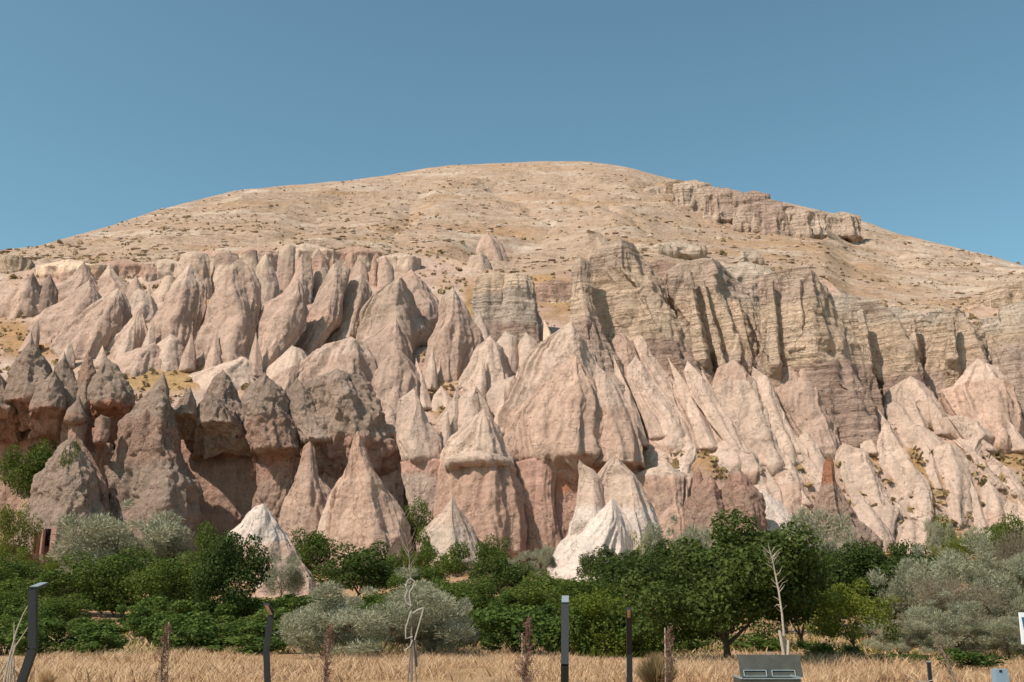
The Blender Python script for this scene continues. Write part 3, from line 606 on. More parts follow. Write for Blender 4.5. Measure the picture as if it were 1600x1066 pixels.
# long eroded ribs that run down between the bigger cones
def rib(x0, r0, x1, r1, w_, c='P', sl=58):
    xm, rm = (x0+x1)/2, (r0+r1)/2
    rock(f'{x0},{r0}', f'{xm-w_*.42},{rm} {x1-w_*.62},{r1}', f'{xm+w_*.42},{rm} {x1+w_*.62},{r1}', r1, c=c, sl=sl, k=.7, amp=.7, dp=1.0, cr=f'{xm+w_*.1},{rm} {x1+w_*.15},{r1}', tuck=r1-12, ub=3)
for a_ in ((958, 556, 1000, 706, 30), (984, 575, 1036, 696, 26), (1018, 556, 1072, 668, 30), (1044, 560, 1108, 690, 30), (1064, 598, 1112, 712, 26), (1096, 578, 1142, 704, 30), (1112, 616, 1166, 726, 26), (1134, 590, 1180, 706, 28, 'p'), (1168, 590, 1218, 712, 28), (1192, 596, 1248, 720, 26),
           (1216, 648, 1292, 782, 34), (1246, 694, 1334, 836, 34), (1262, 736, 1352, 862, 36), (1312, 738, 1388, 852, 34), (1332, 716, 1404, 824, 30), (1392, 686, 1448, 806, 30), (1438, 676, 1464, 776, 24), (1456, 698, 1508, 812, 30), (1500, 686, 1562, 776, 32), (1532, 698, 1604, 786, 34), (1478, 646, 1552, 716, 30), (1552, 636, 1602, 716, 30),
           (1072, 738, 1104, 850, 28), (1002, 752, 1022, 846, 30, 'p'), (1040, 748, 1048, 846, 30, 'p'), (1196, 730, 1230, 830, 30), (1160, 690, 1200, 790, 28), (1218, 716, 1262, 800, 28), (1510, 740, 1530, 836, 30), (1590, 780, 1620, 856, 36), (1410, 600, 1440, 680, 26), (1450, 620, 1480, 690, 24), (1340, 650, 1366, 720, 26), (1372, 640, 1400, 706, 22),
           (700, 640, 690, 742, 26), (716, 600, 700, 700, 24), (650, 560, 664, 650, 24), (600, 560, 590, 650, 26, 'G'), (470, 560, 430, 640, 28, 'G'), (500, 545, 470, 620, 26), (570, 540, 560, 620, 24, 'G'), (676, 545, 672, 620, 20), (756, 560, 745, 640, 24), (790, 600, 780, 690, 24), (812, 570, 800, 660, 24),
           (212, 500, 190, 575, 24), (240, 500, 225, 580, 22), (300, 520, 292, 590, 24, 'G'), (400, 520, 398, 600, 22, 'G'), (340, 520, 330, 592, 24, 'G'), (60, 500, 40, 560, 26, 'G'), (110, 530, 100, 585, 26), (160, 540, 160, 585, 24), (450, 500, 440, 570, 18, 'G'), (860, 540, 830, 660, 26), (850, 500, 862, 560, 20, 'y@530 P')):
    rib(*a_)
# ---- named fairy chimneys (things)
GR = 'fairy chimneys at the foot of the cliff'
fc = dict(name='fairy_chimney', cat='rock chimney', group=GR)
rock('49,517', '46,535 26,560 14,590 5,620 -4,650', '53,538 66,556 80,578 92,610 104,640', 652, c='g@630 r', k=.5, sl=74, Yb=124, un=628, mat='rough', lab='grey fairy chimney with a thin tall tip above the far left cave', **fc)
rock('-6,575', '-30,610 -40,650', '10,600 24,650', 662, c='g@640 r', sl=74, Yb=125, un=640, mat='rough', lab='dark rock hump cut by the left edge above the left cave', **fc)
rock('101,549', '98,560 87,572 79,600', '104,562 114,580 122,612', 630, c='g', sl=76, Yb=126, mat='rough', lab='small dark pointed chimney just right of the tall tipped one', **fc)
rock('85,578', '60,602 52,640', '96,600 104,650', 658, c='g@638 r', sl=74, Yb=122.5, un=638, mat='rough', lab='low blunt grey rock hanging over the left cave mouth', **fc)
rock('138,547', '132,560 125,585 117,620', '144,562 149,590 150,620', 640, c='b@600 g', sl=78, Yb=126, mat='rough', lab='slim reddish chimney between two broader grey cones', **fc)
rock('165,560', '150,584 137,612 133,645 150,672', '178,570 190,592 204,618 212,642', 668, c='g@630 R', sl=72, Yb=123.5, un=632, mat='rough', cr='165,600 172,650', lab='broad grey cone with an orange hollow under its right side', **fc)
rock('123,617', '118,628 105,640 102,650', '128,630 135,645 138,662', 680, c='g@650 b', sl=72, Yb=121.5, mat='rough', tuck=655, lab='small pointed cap perched above the curved rock column', **fc)
rock('', '108,650 108,690 128,722 152,765 160,800', '138,650 130,690 150,728 168,765 172,800', 812, c='b@690 p@760 r', k=.4, sl=84, Yb=122, mat='rough', lab='curved pinkish rock column running down beside the left cave', **fc)
rock('158,648', '148,657 146,689 150,702', '170,653 173,679 160,704', 706, c='b@670 r', sl=80, Yb=120, un=690, mat='rough', lab='short hanging pinnacle with a notched top left of the big chimney', **fc)
big = rock('255,581', '250,590 242,600 228,620 190,660 188,683 169,718 165,750 162,784 170,821 168,862', '259,592 264,622 273,658 277,687 289,731 300,771 310,810 311,868', 872, c='g@660 b@730 g', cr='256,600 262,640 262,700 275,760 290,850', sl=76, k=.6, Yb=118, mat='rough', res=1.15, lab='tallest grey fairy chimney with a thin nose behind the silvery bushes', **fc)
sp = rock('228,638', '215,660 203,700', '234,648 236,700', 745, c='b', sl=80, Yb=120.6, tuck=700, mat='rough')
sp.name = 'side_spire'; del sp['kind']; sp.parent = big; sp.location = Vector(sp.location)-Vector(big.location)
door_cone = rock('108,684', '92,697 71,737 53,781 37,815 32,852', '121,692 134,718 150,747 160,779 167,812 169,830', 866, c='g', cr='115,710 122,760 118,840', sl=74, k=.5, Yb=115, mat='rough', res=1.15, lab='rounded grey fairy chimney with a carved doorway at its base, left', **fc)
rock('297,604', '289,618 273,642 272,655', '306,626 308,655', 662, c='g@645 P', sl=72, Yb=125, un=648, mat='rough', lab='small pointed cap at the left end of the large cave roof', **fc)
rock('330,613', '316,632 309,662', '341,626 364,655 380,680', 686, c='g@655 P', sl=70, Yb=125, un=660, mat='rough', lab='wide grey cap with tiny knob over the middle of the large cave', **fc)
rock('348,577', '333,596 318,625', '365,602 380,640 392,670', 680, c='G', sl=68, Yb=129, mat='rough', cr='352,620', lab='pale cone with a pebble tip behind the large cave roof', **fc)
rock('291,606', '286,618 284,640', '299,620 304,640', 660, c='g', sl=76, Yb=128, mat='rough', tuck=640, lab='tiny dark spire peeping out beside the tallest chimney', **fc)
rock('413,582', '404,592 392,604 380,625 379,663 392,710', '424,594 436,606 450,627 456,660 468,687 471,702', 722, c='g@650 b', cr='416,640 425,700', sl=73, k=.5, Yb=123, un=700, mat='rough', res=1.1, lab='dark knobbly cone at the right end of the large cave', **fc)
rock('484,689', '475,698 473,715 461,758 447,789 438,835', '491,700 497,745 520,775 524,850', 862, c='b@715 p@800 G', cr='486,720 488,780 500,850', sl=78, k=.5, Yb=121, lab='slim pink spire with a crumbly tip left of the taller spire', **fc)
rock('518,766', '502,808 486,860', '532,790 540,855', 868, c='P', sl=74, Yb=119.5, amp=.7, lab='low smooth pale rib between the two pink spires', **fc)
rock('558,674', '551,684 545,726 523,773 514,810 508,866', '570,692 577,723 590,755 618,792 630,823 641,885', 892, c='b@705 b@740 p', cr='562,700 581,757 607,860', sl=77, k=.75, Yb=114.5, res=1.15, lab='tall pink spire with a reddish crooked tip, left of centre', **fc)
rock('410,787', '397,793 378,822 360,840 374,852 390,880 402,912', '418,793 427,808 448,842 469,880 486,910 489,930', 936, c='W@845 G', cr='412,820 414,870 420,930', sl=70, k=.5, Yb=84, res=1.15, lab='small white fairy chimney standing among the orchard trees', **fc)
rock('755,638', '718,675 692,702 686,734 685,768 680,812 678,850', '778,666 802,726 818,784 820,850', 862, c='P@722 b@800 b', cr='757,680 760,740 770,850', sl=74, k=.35, Yb=121, amp=.7, res=1.1, lab='broad pink dome above a pale skirt, left of centre', **fc)
rock('', '700,715 696,735', '790,715 806,740', 745, c='P', k=.2, sl=70, Yb=122.0, un=722, lab='overhanging pale lip across the front of the pink dome', amp=.5, **fc)
rock('706,777', '692,800 656,834 668,866', '722,802 740,830 752,868', 880, c='P@815 w', cr='706,820 712,870', sl=68, k=.5, Yb=116, amp=.5, lab='low pale grey skirt of rock at the foot of the pink dome', **fc)
wc = rock('960,711', '949,722 934,742 915,775 897,814 879,848 854,897', '971,722 984,738 1003,770 1019,796 1024,830 1012,880', 908, c='P@795 W', cr='966,730 981,745 985,800 1000,880', sl=68, k=.8, dp=1.0, Yb=111, amp=.6, res=1.1, lab='large cream and white cone with a curled horn at its left shoulder', **fc)
hn = rock('905,719', '903,728 906,745 902,785 896,812', '912,726 928,736 938,750 944,785', 815, c='P@795 W', sl=74, Yb=115.0, amp=.4)
hn.name = 'horn'; del hn['kind']; hn.parent = wc; hn.location = Vector(hn.location)-Vector(wc.location)
rb = rock('958,778', '930,805 905,835 878,866 858,896', '978,812 992,840 996,866', 910, c='W', cr='955,810 940,850 925,900', sl=62, k=.8, Yb=108.5, amp=.6)
rb.name = 'front_rib'; del rb['kind']; rb.parent = wc; rb.location = Vector(rb.location)-Vector(wc.location)
rock('1107,740', '1098,757 1077,788 1073,840', '1116,751 1131,788 1140,840', 852, c='r@768 b@800 p', sl=76, Yb=118.5, mat='rough', lab='pinkish cone with a red tip behind the orchard, left of its twin', **fc)
rock('1150,725', '1137,738 1126,772 1132,840', '1168,749 1187,778 1196,850', 856, c='P@732 r@760 b', sl=76, Yb=117.5, mat='rough', lab='pink cone with a pale cap and red neck, right of its twin', **fc)
rock('1296,710', '1287,722 1285,759 1275,791 1262,850', '1303,722 1306,746 1319,778 1343,814 1376,868', 874, c='k@716 R@756 p@800 G', cr='1297,760 1300,800 1318,860', sl=76, Yb=114, mat='rough', res=1.1, lab='tall spire with a red pencil shaped top on the right', **fc)
rock('1422,807', '1409,822 1403,852', '1443,814 1457,830 1468,853', 866, c='P', sl=66, Yb=115, amp=.7, lab='low rounded pale boulder at the right foot of the slope', **fc)
rock('1090,728', '1083,745 1080,770', '1097,742 1100,765', 775, c='r', sl=78, Yb=121, mat='rough', lab='stubby red knob leaning on the red tipped cone', **fc)
# carved doorway of the left chimney: a recessed facade, a slot, a second niche
def front(pxs, rows_, Y, mb):
    (x0, x1), (r0, r1) = pxs, rows_
    a = at(x0, r1, Y); b = at(x1, r0, Y)
    mb.box(float(a[0]), float(b[0]), Y, Y+1.2, float(a[2]), float(b[2])); return mb
bl = Vector(door_cone.location)
def child(mb, name, mat):
    V, Q = mb.arrays(); V = V-np.array(bl); o = add_obj(name, make_mesh(name, V, Q, mat), door_cone); return o
M['carved'] = plain('carved_tuff', tuple(pal['r']*.85), .9, .1, 0, .2, 1.5)
m_ = MB(); front((47, 54), (829, 866), 114.05, m_); front((61, 68), (827, 866), 114.05, m_); front((76, 89), (824, 866), 114.15, m_); front((54, 61), (832, 866), 114.5, m_)
child(m_, 'carved_facade', M['carved'])
m_ = MB(); front((68.0, 76), (826, 853), 114.7, m_); child(m_, 'doorway', M['hole'])
# ---- small boulders and scrub scattered on the hill
def scatter_hill(n, lo, hi, seed, f=None):
    X, Y, Z, PX, bb = TG; r = np.random.RandomState(seed); out = []
    c = np.where((PX > -60) & (PX < 1660) & (bb > lo) & (bb < hi)); idx = r.choice(len(c[0]), n)
    P = np.stack([X[c][idx], Y[c][idx], Z[c][idx]], 1)
    if f is not None: P = P[f(P, r)]
    return P, r
def ico():
    t = (1+5**.5)/2
    v = np.array([(-1, t, 0), (1, t, 0), (-1, -t, 0), (1, -t, 0), (0, -1, t), (0, 1, t), (0, -1, -t), (0, 1, -t), (t, 0, -1), (t, 0, 1), (-t, 0, -1), (-t, 0, 1)])/1.9
    f = np.array([(0, 11, 5), (0, 5, 1), (0, 1, 7), (0, 7, 10), (0, 10, 11), (1, 5, 9), (5, 11, 4), (11, 10, 2), (10, 7, 6), (7, 1, 8), (3, 9, 4), (3, 4, 2), (3, 2, 6), (3, 6, 8), (3, 8, 9), (4, 9, 5), (2, 4, 11), (6, 2, 10), (8, 6, 7), (9, 8, 1)])
    return v, f
def clumps(P, r, smin, smax, name, mat, flat=.6, skew=2.2, col=None):
    v, f = ico(); n = len(P)
    s = smin+(smax-smin)*r.rand(n)**skew
    jit = 1+.5*(r.rand(n, 12)-.5)
    V = v[None]*jit[..., None]*s[:, None, None]; V[..., 2] *= flat; V[..., 0] *= (1+.8*r.rand(n))[:, None]
    V = V+P[:, None]+np.array([0, 0, .1])*s[:, None, None]
    Fc = f[None]+12*np.arange(n)[:, None, None]
    cl_ = None
    if col is not None: cl_ = np.repeat(col[r.randint(0, len(col), n)], 12, 0)
    o = add_obj(name, make_mesh(name, V.reshape(-1, 3), Fc.reshape(-1, 3), mat, cl_)); tag(o, kind='stuff'); return o
msk_f = lambda P, r: fbm(P[:, 0]/30, P[:, 1]/30, P[:, 2]/8, 3)+.25*(r.rand(len(P))-.5) > .5
P, r = scatter_hill(8000, .02, .99, 5, msk_f)
clumps(P, r, .15, .95, 'scattered_stones', M['hill'], .6, 3, np.stack([pal['l'], pal['d'], pal['s'], pal['t']])); bpy.data.objects['scattered_stones']['label'] = 'pale loose stones strewn over the upper hill'
# ------------------------------------------------------------------ vegetation
def leaves(P, Nrm, size, r, aspect=.6, jitter=1.0, droop=0):
    "one diamond leaf per point"
    n = len(P); a = r.normal(size=(n, 3))*jitter+Nrm; a /= np.linalg.norm(a, axis=1)[:, None]
    t = np.cross(a, r.normal(size=(n, 3))); t /= np.linalg.norm(t, axis=1)[:, None]+1e-9
    b = np.cross(a, t); s = size*(.6+.8*r.rand(n))[:, None]
    V = np.stack([P-t*s*.5, P+b*s*aspect*.5+a*s*.08, P+t*s*.5, P-b*s*aspect*.5+a*s*.08], 1)
    return V.reshape(-1, 3), np.arange(4*n).reshape(n, 4)
def blobs_points(bl, n, r, shell=.45):
    bl = np.asarray(bl, float); vol = bl[:, 3]*bl[:, 4]*bl[:, 5]; vol = vol**.72
    k = r.choice(len(bl), n, p=vol/vol.sum()); d = r.normal(size=(n, 3)); d /= np.linalg.norm(d, axis=1)[:, None]
    rad = (shell+(1-shell)*r.rand(n)**.6)*(1+.10*r.normal(size=n))
    return bl[k, :3]+d*bl[k, 3:]*rad[:, None], d
def unit_crown(r, nb, zlo=.25, spread=.36, bs=(.16, .30), top=.5):
    out = []
    for i in range(nb):
        th = r.rand()*2*math.pi; q = math.sqrt(r.rand())*spread
        zc = zlo+(1-zlo)*(.18+.62*r.rand())*(1-.6*(q/spread)**2*top)
        s = bs[0]+(bs[1]-bs[0])*r.rand()**1.3; out.append((q*math.cos(th), q*math.sin(th), min(zc, 1-s*.6)*(.86+.22*r.rand()), s*(.8+.5*r.rand()), s*(.8+.5*r.rand()), s*(.7+.4*r.rand())))
    return out
def limbs(mb, r, z0, n=5, rad=.035, spread=.3, top=.8, fork=0):
    base = np.array([0, 0, -.05]); f = np.array([.02*r.normal(), .02*r.normal(), z0])
    mb.tube([base, base*.5+f*.5+r.normal(size=3)*.008, f], [rad*1.35, rad, rad*.85], 7)
    for i in range(n):
        th = i*2*math.pi/n+r.rand(); e = np.array([math.cos(th)*spread*(.5+.6*r.rand()), math.sin(th)*spread*(.5+.6*r.rand()), top*(.75+.3*r.rand())])
        m1 = f*.6+e*.4+r.normal(size=3)*.03
        mb.tube([f, m1, e], [rad*.6, rad*.38, rad*.1], 5)
        for j in range(3):
            e2 = m1+(e-m1)*r.rand()+r.normal(size=3)*.14; mb.tube([m1, (m1+e2)/2+r.normal(size=3)*.02, e2], [rad*.25, rad*.16, rad*.05], 4)
    return mb
PROTO = {}
def proto(kind, i, n, mat, leafsize, aspect=.6, nb=16, zlo=.22, spread=.36, bs=(.14, .26), shell=.35, trunk=.2, trad=.03, jit=1.0, upw=0, wood='bark'):
    r = np.random.RandomState(100*len(PROTO)+i*7+3); bl = unit_crown(r, nb, zlo, spread, bs)
    P, d = blobs_points(bl, n, r, shell); keep = P[:, 2] > zlo*.35; P = P[keep]; d = d[keep]
    for ax_ in (0, 1):
        q0, q1 = np.percentile(P[:, ax_], (1.5, 98.5)); P[:, ax_] = (P[:, ax_]-(q0+q1)/2)/(q1-q0)
    P[:, 2] *= 1/np.percentile(P[:, 2], 99.3)
    N = d+np.array([0, 0, .5])
    V, Q = leaves(P, N, leafsize, r, aspect, jit)
    if upw:   # long feathery leaves that point outward and up
        Vr = V.reshape(-1, 4, 3); c = Vr.mean(1); ax = d*1.0+np.array([0, 0, upw])+r.normal(size=d.shape)*.5; ax /= np.linalg.norm(ax, axis=1)[:, None]
        sd = np.cross(ax, r.normal(size=ax.shape)); sd /= np.linalg.norm(sd, axis=1)[:, None]; s = leafsize*(.6+.8*r.rand(len(c)))[:, None]
        V = np.stack([c-ax*s*.5, c+sd*s*aspect*.5, c+ax*s*.5, c-sd*s*aspect*.5], 1).reshape(-1, 3)
    me = make_mesh(kind+'_crown', V, Q, M[mat])
    tm = None
    if trunk is not None:
        mb = limbs(MB(), r, trunk, 5, trad, spread*.85, .75); Vt, Qt = mb.arrays(); tm = make_mesh(kind+'_trunk', Vt, Qt, M[wood], None, True)
    PROTO.setdefault(kind, []).append((me, tm))
# near and far versions: leaf size is relative to the crown (crown = 1 unit)
for i in range(3): proto('fruit', i, 8000, 'leaf', .036, .7, 24, .14, .40, (.09, .20), .62, .15, .022)
for i in range(2): proto('fruitdark', i, 9500, 'dark', .036, .7, 26, .15, .41, (.08, .19), .62, .15, .022)
proto('bigdark', 0, 36000, 'dark', .025, .7, 60, .22, .44, (.06, .15), .6, .20, .028)
proto('bigdark', 1, 30000, 'dark', .027, .7, 46, .14, .44, (.07, .16), .6, .16, .024)
for i in range(2): proto('young', i, 9000, 'lime', .028, .7, 34, .28, .38, (.05, .13), .5, .26, .016)
for i in range(2): proto('mound', i, 9000, 'lime', .030, .7, 28, .02, .40, (.09, .18), .6, .08, .015)
for i in range(3): proto('bush', i, 6000, 'leaf', .042, .7, 20, .02, .38, (.10, .20), .6, None)
for i in range(3): proto('silver', i, 30000, 'grey', .036, .17, 64, .02, .45, (.04, .12), .25, .12, .015, upw=.8)
for i in range(2): proto('silverfar', i, 13000, 'grey', .05, .22, 40, .0, .44, (.05, .14), .3, .1, .014, upw=.6)
for i in range(4): proto('vine', i, 2300, 'vine', .070, .85, 16, .0, .42, (.08, .20), .4, .10, .02)
proto('twiggy', 0, 16000, 'brown', .05, .07, 26, .1, .42, (.08, .18), .05, .15, .018, upw=.5)
PN = {'fruit': 'fruit_tree', 'fruitdark': 'fruit_tree', 'bigdark': 'walnut_tree', 'young': 'apricot_tree', 'mound': 'orchard_bush', 'bush': 'green_bush', 'silver': 'oleaster_bush', 'silverfar': 'oleaster_bush', 'vine': 'grapevine', 'twiggy': 'twiggy_tree'}
def terrain_z(x, Y, px):
    return float(gz(Y))
def plant(kind, px_, Y, top, wpx, label, group=None, cat='tree', i=0, zb=None, rot=None):
    me, tm = PROTO[kind][i % len(PROTO[kind])]
    x = float(at(px_, 930, Y)[0]); z0 = float(gz(Y)) if zb is None else zb
    ztop = zat(top, Y); h = ztop-z0; wd = wpx*Y/1530
    name = PN[kind]
    def fit(o):
        o.location = (x, Y, z0-.05); o.scale = (wd*1.02, wd*1.02, h*1.03); o.rotation_euler = (0, 0, random.random()*6.28 if rot is None else rot)
    if tm is None:
        o = add_obj(name, me); fit(o)
    else:
        o = bpy.data.objects.new(name, None); C.objects.link(o); fit(o)
        add_obj('crown', me, o); add_obj('trunk', tm, o)
    return tag(o, label, cat, group)
O_ = 'orchard trees on the valley floor'; B_ = 'green bushes at the foot of the rocks'; S_ = 'silvery oleaster bushes'
LEFT = [('fruit', -30, 66, 885, 125, 'green orchard tree cut by the left edge, nearer of two'), ('fruit', 22, 74, 872, 92, 'green orchard tree behind the left lamp post, far row'),
 ('fruit', 18, 56, 922, 95, 'low green orchard tree just left of the bent lamp post'), ('fruit', 98, 65, 868, 112, 'green orchard tree right above the arm of the left lamp post'),
 ('fruit', 92, 54, 930, 95, 'low green tree directly right of the bent lamp post'), ('fruit', 196, 64, 862, 108, 'green orchard tree below the silvery bush, middle of three'),
 ('fruit', 150, 72, 880, 84, 'partly hidden green tree left of the middle orchard tree'), ('fruit', 264, 62, 868, 108, 'green orchard tree next left of the dark round tree'),
 ('fruit', 296, 72, 888, 64, 'small green tree squeezed against the dark round tree'), ('fruitdark', 352, 57, 838, 98, 'dark round crowned tree left of the white chimney'),
 ('bush', 330, 88, 822, 56, 'bright green bush rising behind the dark round tree'), ('fruit', 482, 98, 832, 78, 'green bush tree between the white chimney and the pink spires'),
 ('fruitdark', 564, 76, 852, 124, 'wide dark green tree in front of the tall pink spire'), ('bush', 602, 84, 868, 66, 'small green bush right beside the wide dark tree'),
 ('bush', 641, 123, 783, 44, 'green shrub high in the gap between spire and pink dome'), ('fruit', 650, 99, 828, 46, 'narrow green tree right of the tall pink spire'),
 ('bush', 696, 97, 851, 64, 'round green bush under the pale rock skirt'), ('bush', 769, 108, 840, 50, 'green bush by the right end of the pale skirt'),
 ('fruitdark', 786, 73, 868, 90, 'upright dark green tree at the middle of the valley'), ('fruit', 738, 65, 905, 92, 'green tree left of the upright middle tree, lower'),
 ('fruit', 862, 64, 902, 124, 'broad green tree left of the straight lamp post'), ('fruit', 828, 72, 893, 80, 'green tree between middle tree and broad one'),
 ('fruit', 700, 60, 908, 92, 'green tree right behind the big silvery bush'), ('fruit', 655, 70, 888, 74, 'green tree behind the top of the big silvery bush'),
 ('fruitdark', 936, 96, 856, 58, 'small dark tree standing against the white cone'), ('fruitdark', 985, 94, 862, 58, 'second small dark tree against the white cone, right'),
 ('mound', 1017, 102, 830, 44, 'yellowish green shrub at the shaded side of the white cone'), ('fruitdark', 1002, 58, 872, 116, 'dark green tree left behind the walnut tree'),
 ('fruit', 930, 55, 902, 124, 'green tree above the straight lamp post, right side'), ('mound', 948, 35, 926, 136, 'olive green bush between the two right lamp posts'),
 ('fruitdark', 1062, 68, 850, 112, 'dark tree mass behind the left half of the walnut'), ('bigdark', 1132, 28.5, 820, 238, 'large dark spreading tree with a thick bare trunk, right of centre'),
 ('fruitdark', 1226, 50, 840, 112, 'dark tree behind the bare staked sapling'), ('fruitdark', 1245, 40, 878, 120, 'dark tree to the right of the large walnut, nearer'),
 ('bigdark', 1358, 47, 856, 178, 'broad dark green tree left of the silvery thicket'), ('fruitdark', 1300, 56, 868, 92, 'dark tree between walnut and the broad right tree'),
 ('young', 1325, 30, 912, 118, 'young light green tree with thin trunk before the broad one'), ('fruitdark', 1424, 58, 852, 84, 'dark tree peeping out right of the broad tree'),
 ('bush', 22, 127, 690, 72, 'dark green bush in front of the far left cave'), ('mound', 14, 110, 792, 60, 'yellow green bush below the left cave'),
 ('bush', 48, 128, 712, 40, 'bush pressed against the left cave wall'), ('bush', 86, 119, 694, 26, 'tiny bush by the shoulder of the door chimney'),
 ('mound', 60, 98, 862, 70, 'yellow green bush below the carved doorway'), ('mound', 1517, 106, 836, 60, 'green shrub at the right foot of the pale slope'),
 ('fruit', 1588, 92, 812, 64, 'green tree cut by the right edge, below the rocks'), ('bush', 1486, 118, 808, 48, 'dark low shrub on the grass at the right rocks'),
 ('mound', 1468, 104, 852, 34, 'tiny yellow green shrub beside the pale boulder'), ('fruitdark', 1600, 40, 900, 70, 'dark bush behind the white sign at the right edge')]
for n_, (k, x_, Y_, t_, w_, lb) in enumerate(LEFT):
    cat = 'bush' if k in ('bush', 'mound') else 'tree'
    zb = None
    if Y_ > 110: zb = zat(float(np.interp(Y_, [110, 122, 124], [905, 862, 850])), Y_) if t_ > 760 else zat(t_+95, Y_)
    plant(k, x_, Y_, t_, w_, lb, O_ if cat == 'tree' else B_, cat, n_, zb)
SIL = [('silverfar', 188, 90, 798, 160, 'silvery bush mass in front of the tallest chimney, largest'), ('silverfar', 150, 90, 846, 110, 'low silvery bush below the carved doorway chimney'),
 ('silverfar', 235, 92, 826, 96, 'silvery bush under the right flank of the tallest chimney'), ('silverfar', 440, 79, 868, 56, 'thin silvery bush in front of the small white chimney'),
 ('silver', 592, 31, 900, 236, 'big silvery bush on the dry grass, left of centre'), ('silver', 512, 31.5, 948, 112, 'left wing of silvery bushes beside the second lamp post'),
 ('silver', 676, 33, 925, 112, 'silvery bush behind the staked sapling, right wing'), ('silverfar', 1257, 66, 806, 140, 'tall pale silvery tree behind the bare staked sapling'),
 ('silverfar', 1205, 64, 846, 84, 'pale silvery bush showing above the walnut crown, right'), ('silverfar', 1306, 68, 826, 84, 'pale silvery bush under the red topped spire'),
 ('silverfar', 1058, 76, 820, 96, 'pale silvery bush above the left part of the walnut'), ('silverfar', 1118, 80, 832, 60, 'pale silvery tuft behind the walnut top'),
 ('silver', 1535, 40, 846, 176, 'large silvery tree at the right, in front of the slope'), ('silver', 1438, 44, 866, 130, 'silvery tree right of the broad dark tree'),
 ('silver', 1402, 35, 968, 104, 'low silvery bush at the foot of the broad dark tree'), ('silver', 1590, 38, 856, 120, 'silvery tree cut off by the right edge'),
 ('silver', 1492, 35, 932, 130, 'silvery bush in the middle of the right thicket'), ('silver', 1566, 34, 965, 104, 'low silvery bush left of the white sign'),
 ('twiggy', 1500, 37, 905, 130, 'brown half bare tree inside the silvery thicket'), ('twiggy', 1585, 50, 840, 130, 'brown twiggy tree above the right thicket'),
 ('silverfar', 850, 106, 852, 34, 'small grey shrub on the orange slope by the white cone'), ('silverfar', 816, 100, 864, 48, 'grey low shrub right of the green middle bush'), ('silverfar', 1478, 112, 812, 40, 'small grey shrub below the right rocks')]
SIL += [('silver', 1700, 45, 880, 170, 'silvery tree outside the right edge of the photo'), ('silverfar', 1840, 60, 850, 150, 'silvery tree far outside the right edge')]
LE = [('fruit', 1690, 80, 850, 120, 'green tree outside the right edge, far'), ('fruitdark', 1760, 56, 860, 150, 'dark tree outside the right edge'), ('fruit', 1880, 90, 840, 120, 'green tree far outside the right edge'), ('fruit', -140, 70, 870, 120, 'green tree outside the left edge'), ('fruitdark', -240, 60, 870, 140, 'dark tree outside the left edge'), ('fruit', -340, 84, 860, 120, 'green tree far outside the left edge')]
for n_, (k, x_, Y_, t_, w_, lb) in enumerate(LE): plant(k, x_, Y_, t_, w_, lb, O_, 'tree', n_)
for n_, (k, x_, Y_, t_, w_, lb) in enumerate(SIL): plant(k, x_, Y_, t_, w_, lb, S_, 'bush', n_)
# vineyard rows
random.seed(5); cnt = 0
VL = 'leafy green grapevine in the vineyard rows before the orchard'
def path(px_, Y): return abs(px_-(222+(60-Y)*.5)) < 13 or abs(px_-(143-(60-Y)*.9)) < 9
Yv = 34.5
while Yv < 74:
    span = Yv*.52; xx = -span-1
    while xx < Yv*.10+ (0 if Yv > 44 else 2):
        p_ = 800+xx/Yv*1520
        if not path(p_, Yv) and not (430 < p_ < 740 and Yv < 37) and random.random() < .9 and float(fbm(np.array([xx/3.5]), np.array([Yv/3.5]), np.array([.5]), 2)[0]) > .40:
            hpx = random.uniform(.55, 1.5); zt = float(gz(Yv))
            me, tm = PROTO['vine'][cnt % 4]; o = bpy.data.objects.new('grapevine', None); C.objects.link(o)
            o.location = (xx+random.uniform(-.3, .3), Yv+random.uniform(-.5, .5), zt-.05); s = random.uniform(1.5, 2.4)
            o.scale = (s, s, hpx*1.15); o.rotation_euler = (0, 0, random.random()*6.28)
            add_obj('crown', me, o); add_obj('trunk', tm, o)
            tag(o, VL, 'grapevine', 'grapevines in the vineyard'); cnt += 1
        xx += 1.75 if Yv < 50 else 2.3
    Yv += 2.9
for n_, (x_, Y_, t_, w_, lb) in enumerate([(1272, 31.5, 1002, 52, 'low grapevine right of the metal box, left of two'), (1308, 30.5, 1008, 60, 'low grapevine by the trunk of the young tree'), (1398, 29, 1020, 78, 'sprawling grapevine on bare soil left of the short post'), (1508, 27, 1014, 74, 'grapevine in dry grass above the blue grey bollard'),
                                          (1068, 38, 985, 60, 'grapevine in the shade left of the walnut trunk'), (1180, 40, 990, 90, 'grapevine in the shade right of the walnut trunk'), (1100, 42, 992, 70, 'grapevine deep under the walnut crown'), (1010, 36, 975, 60, 'grapevine right of the straight right lamp post')]):
    plant('vine', x_, Y_, t_, w_, lb, 'grapevines in the vineyard', 'grapevine', n_)
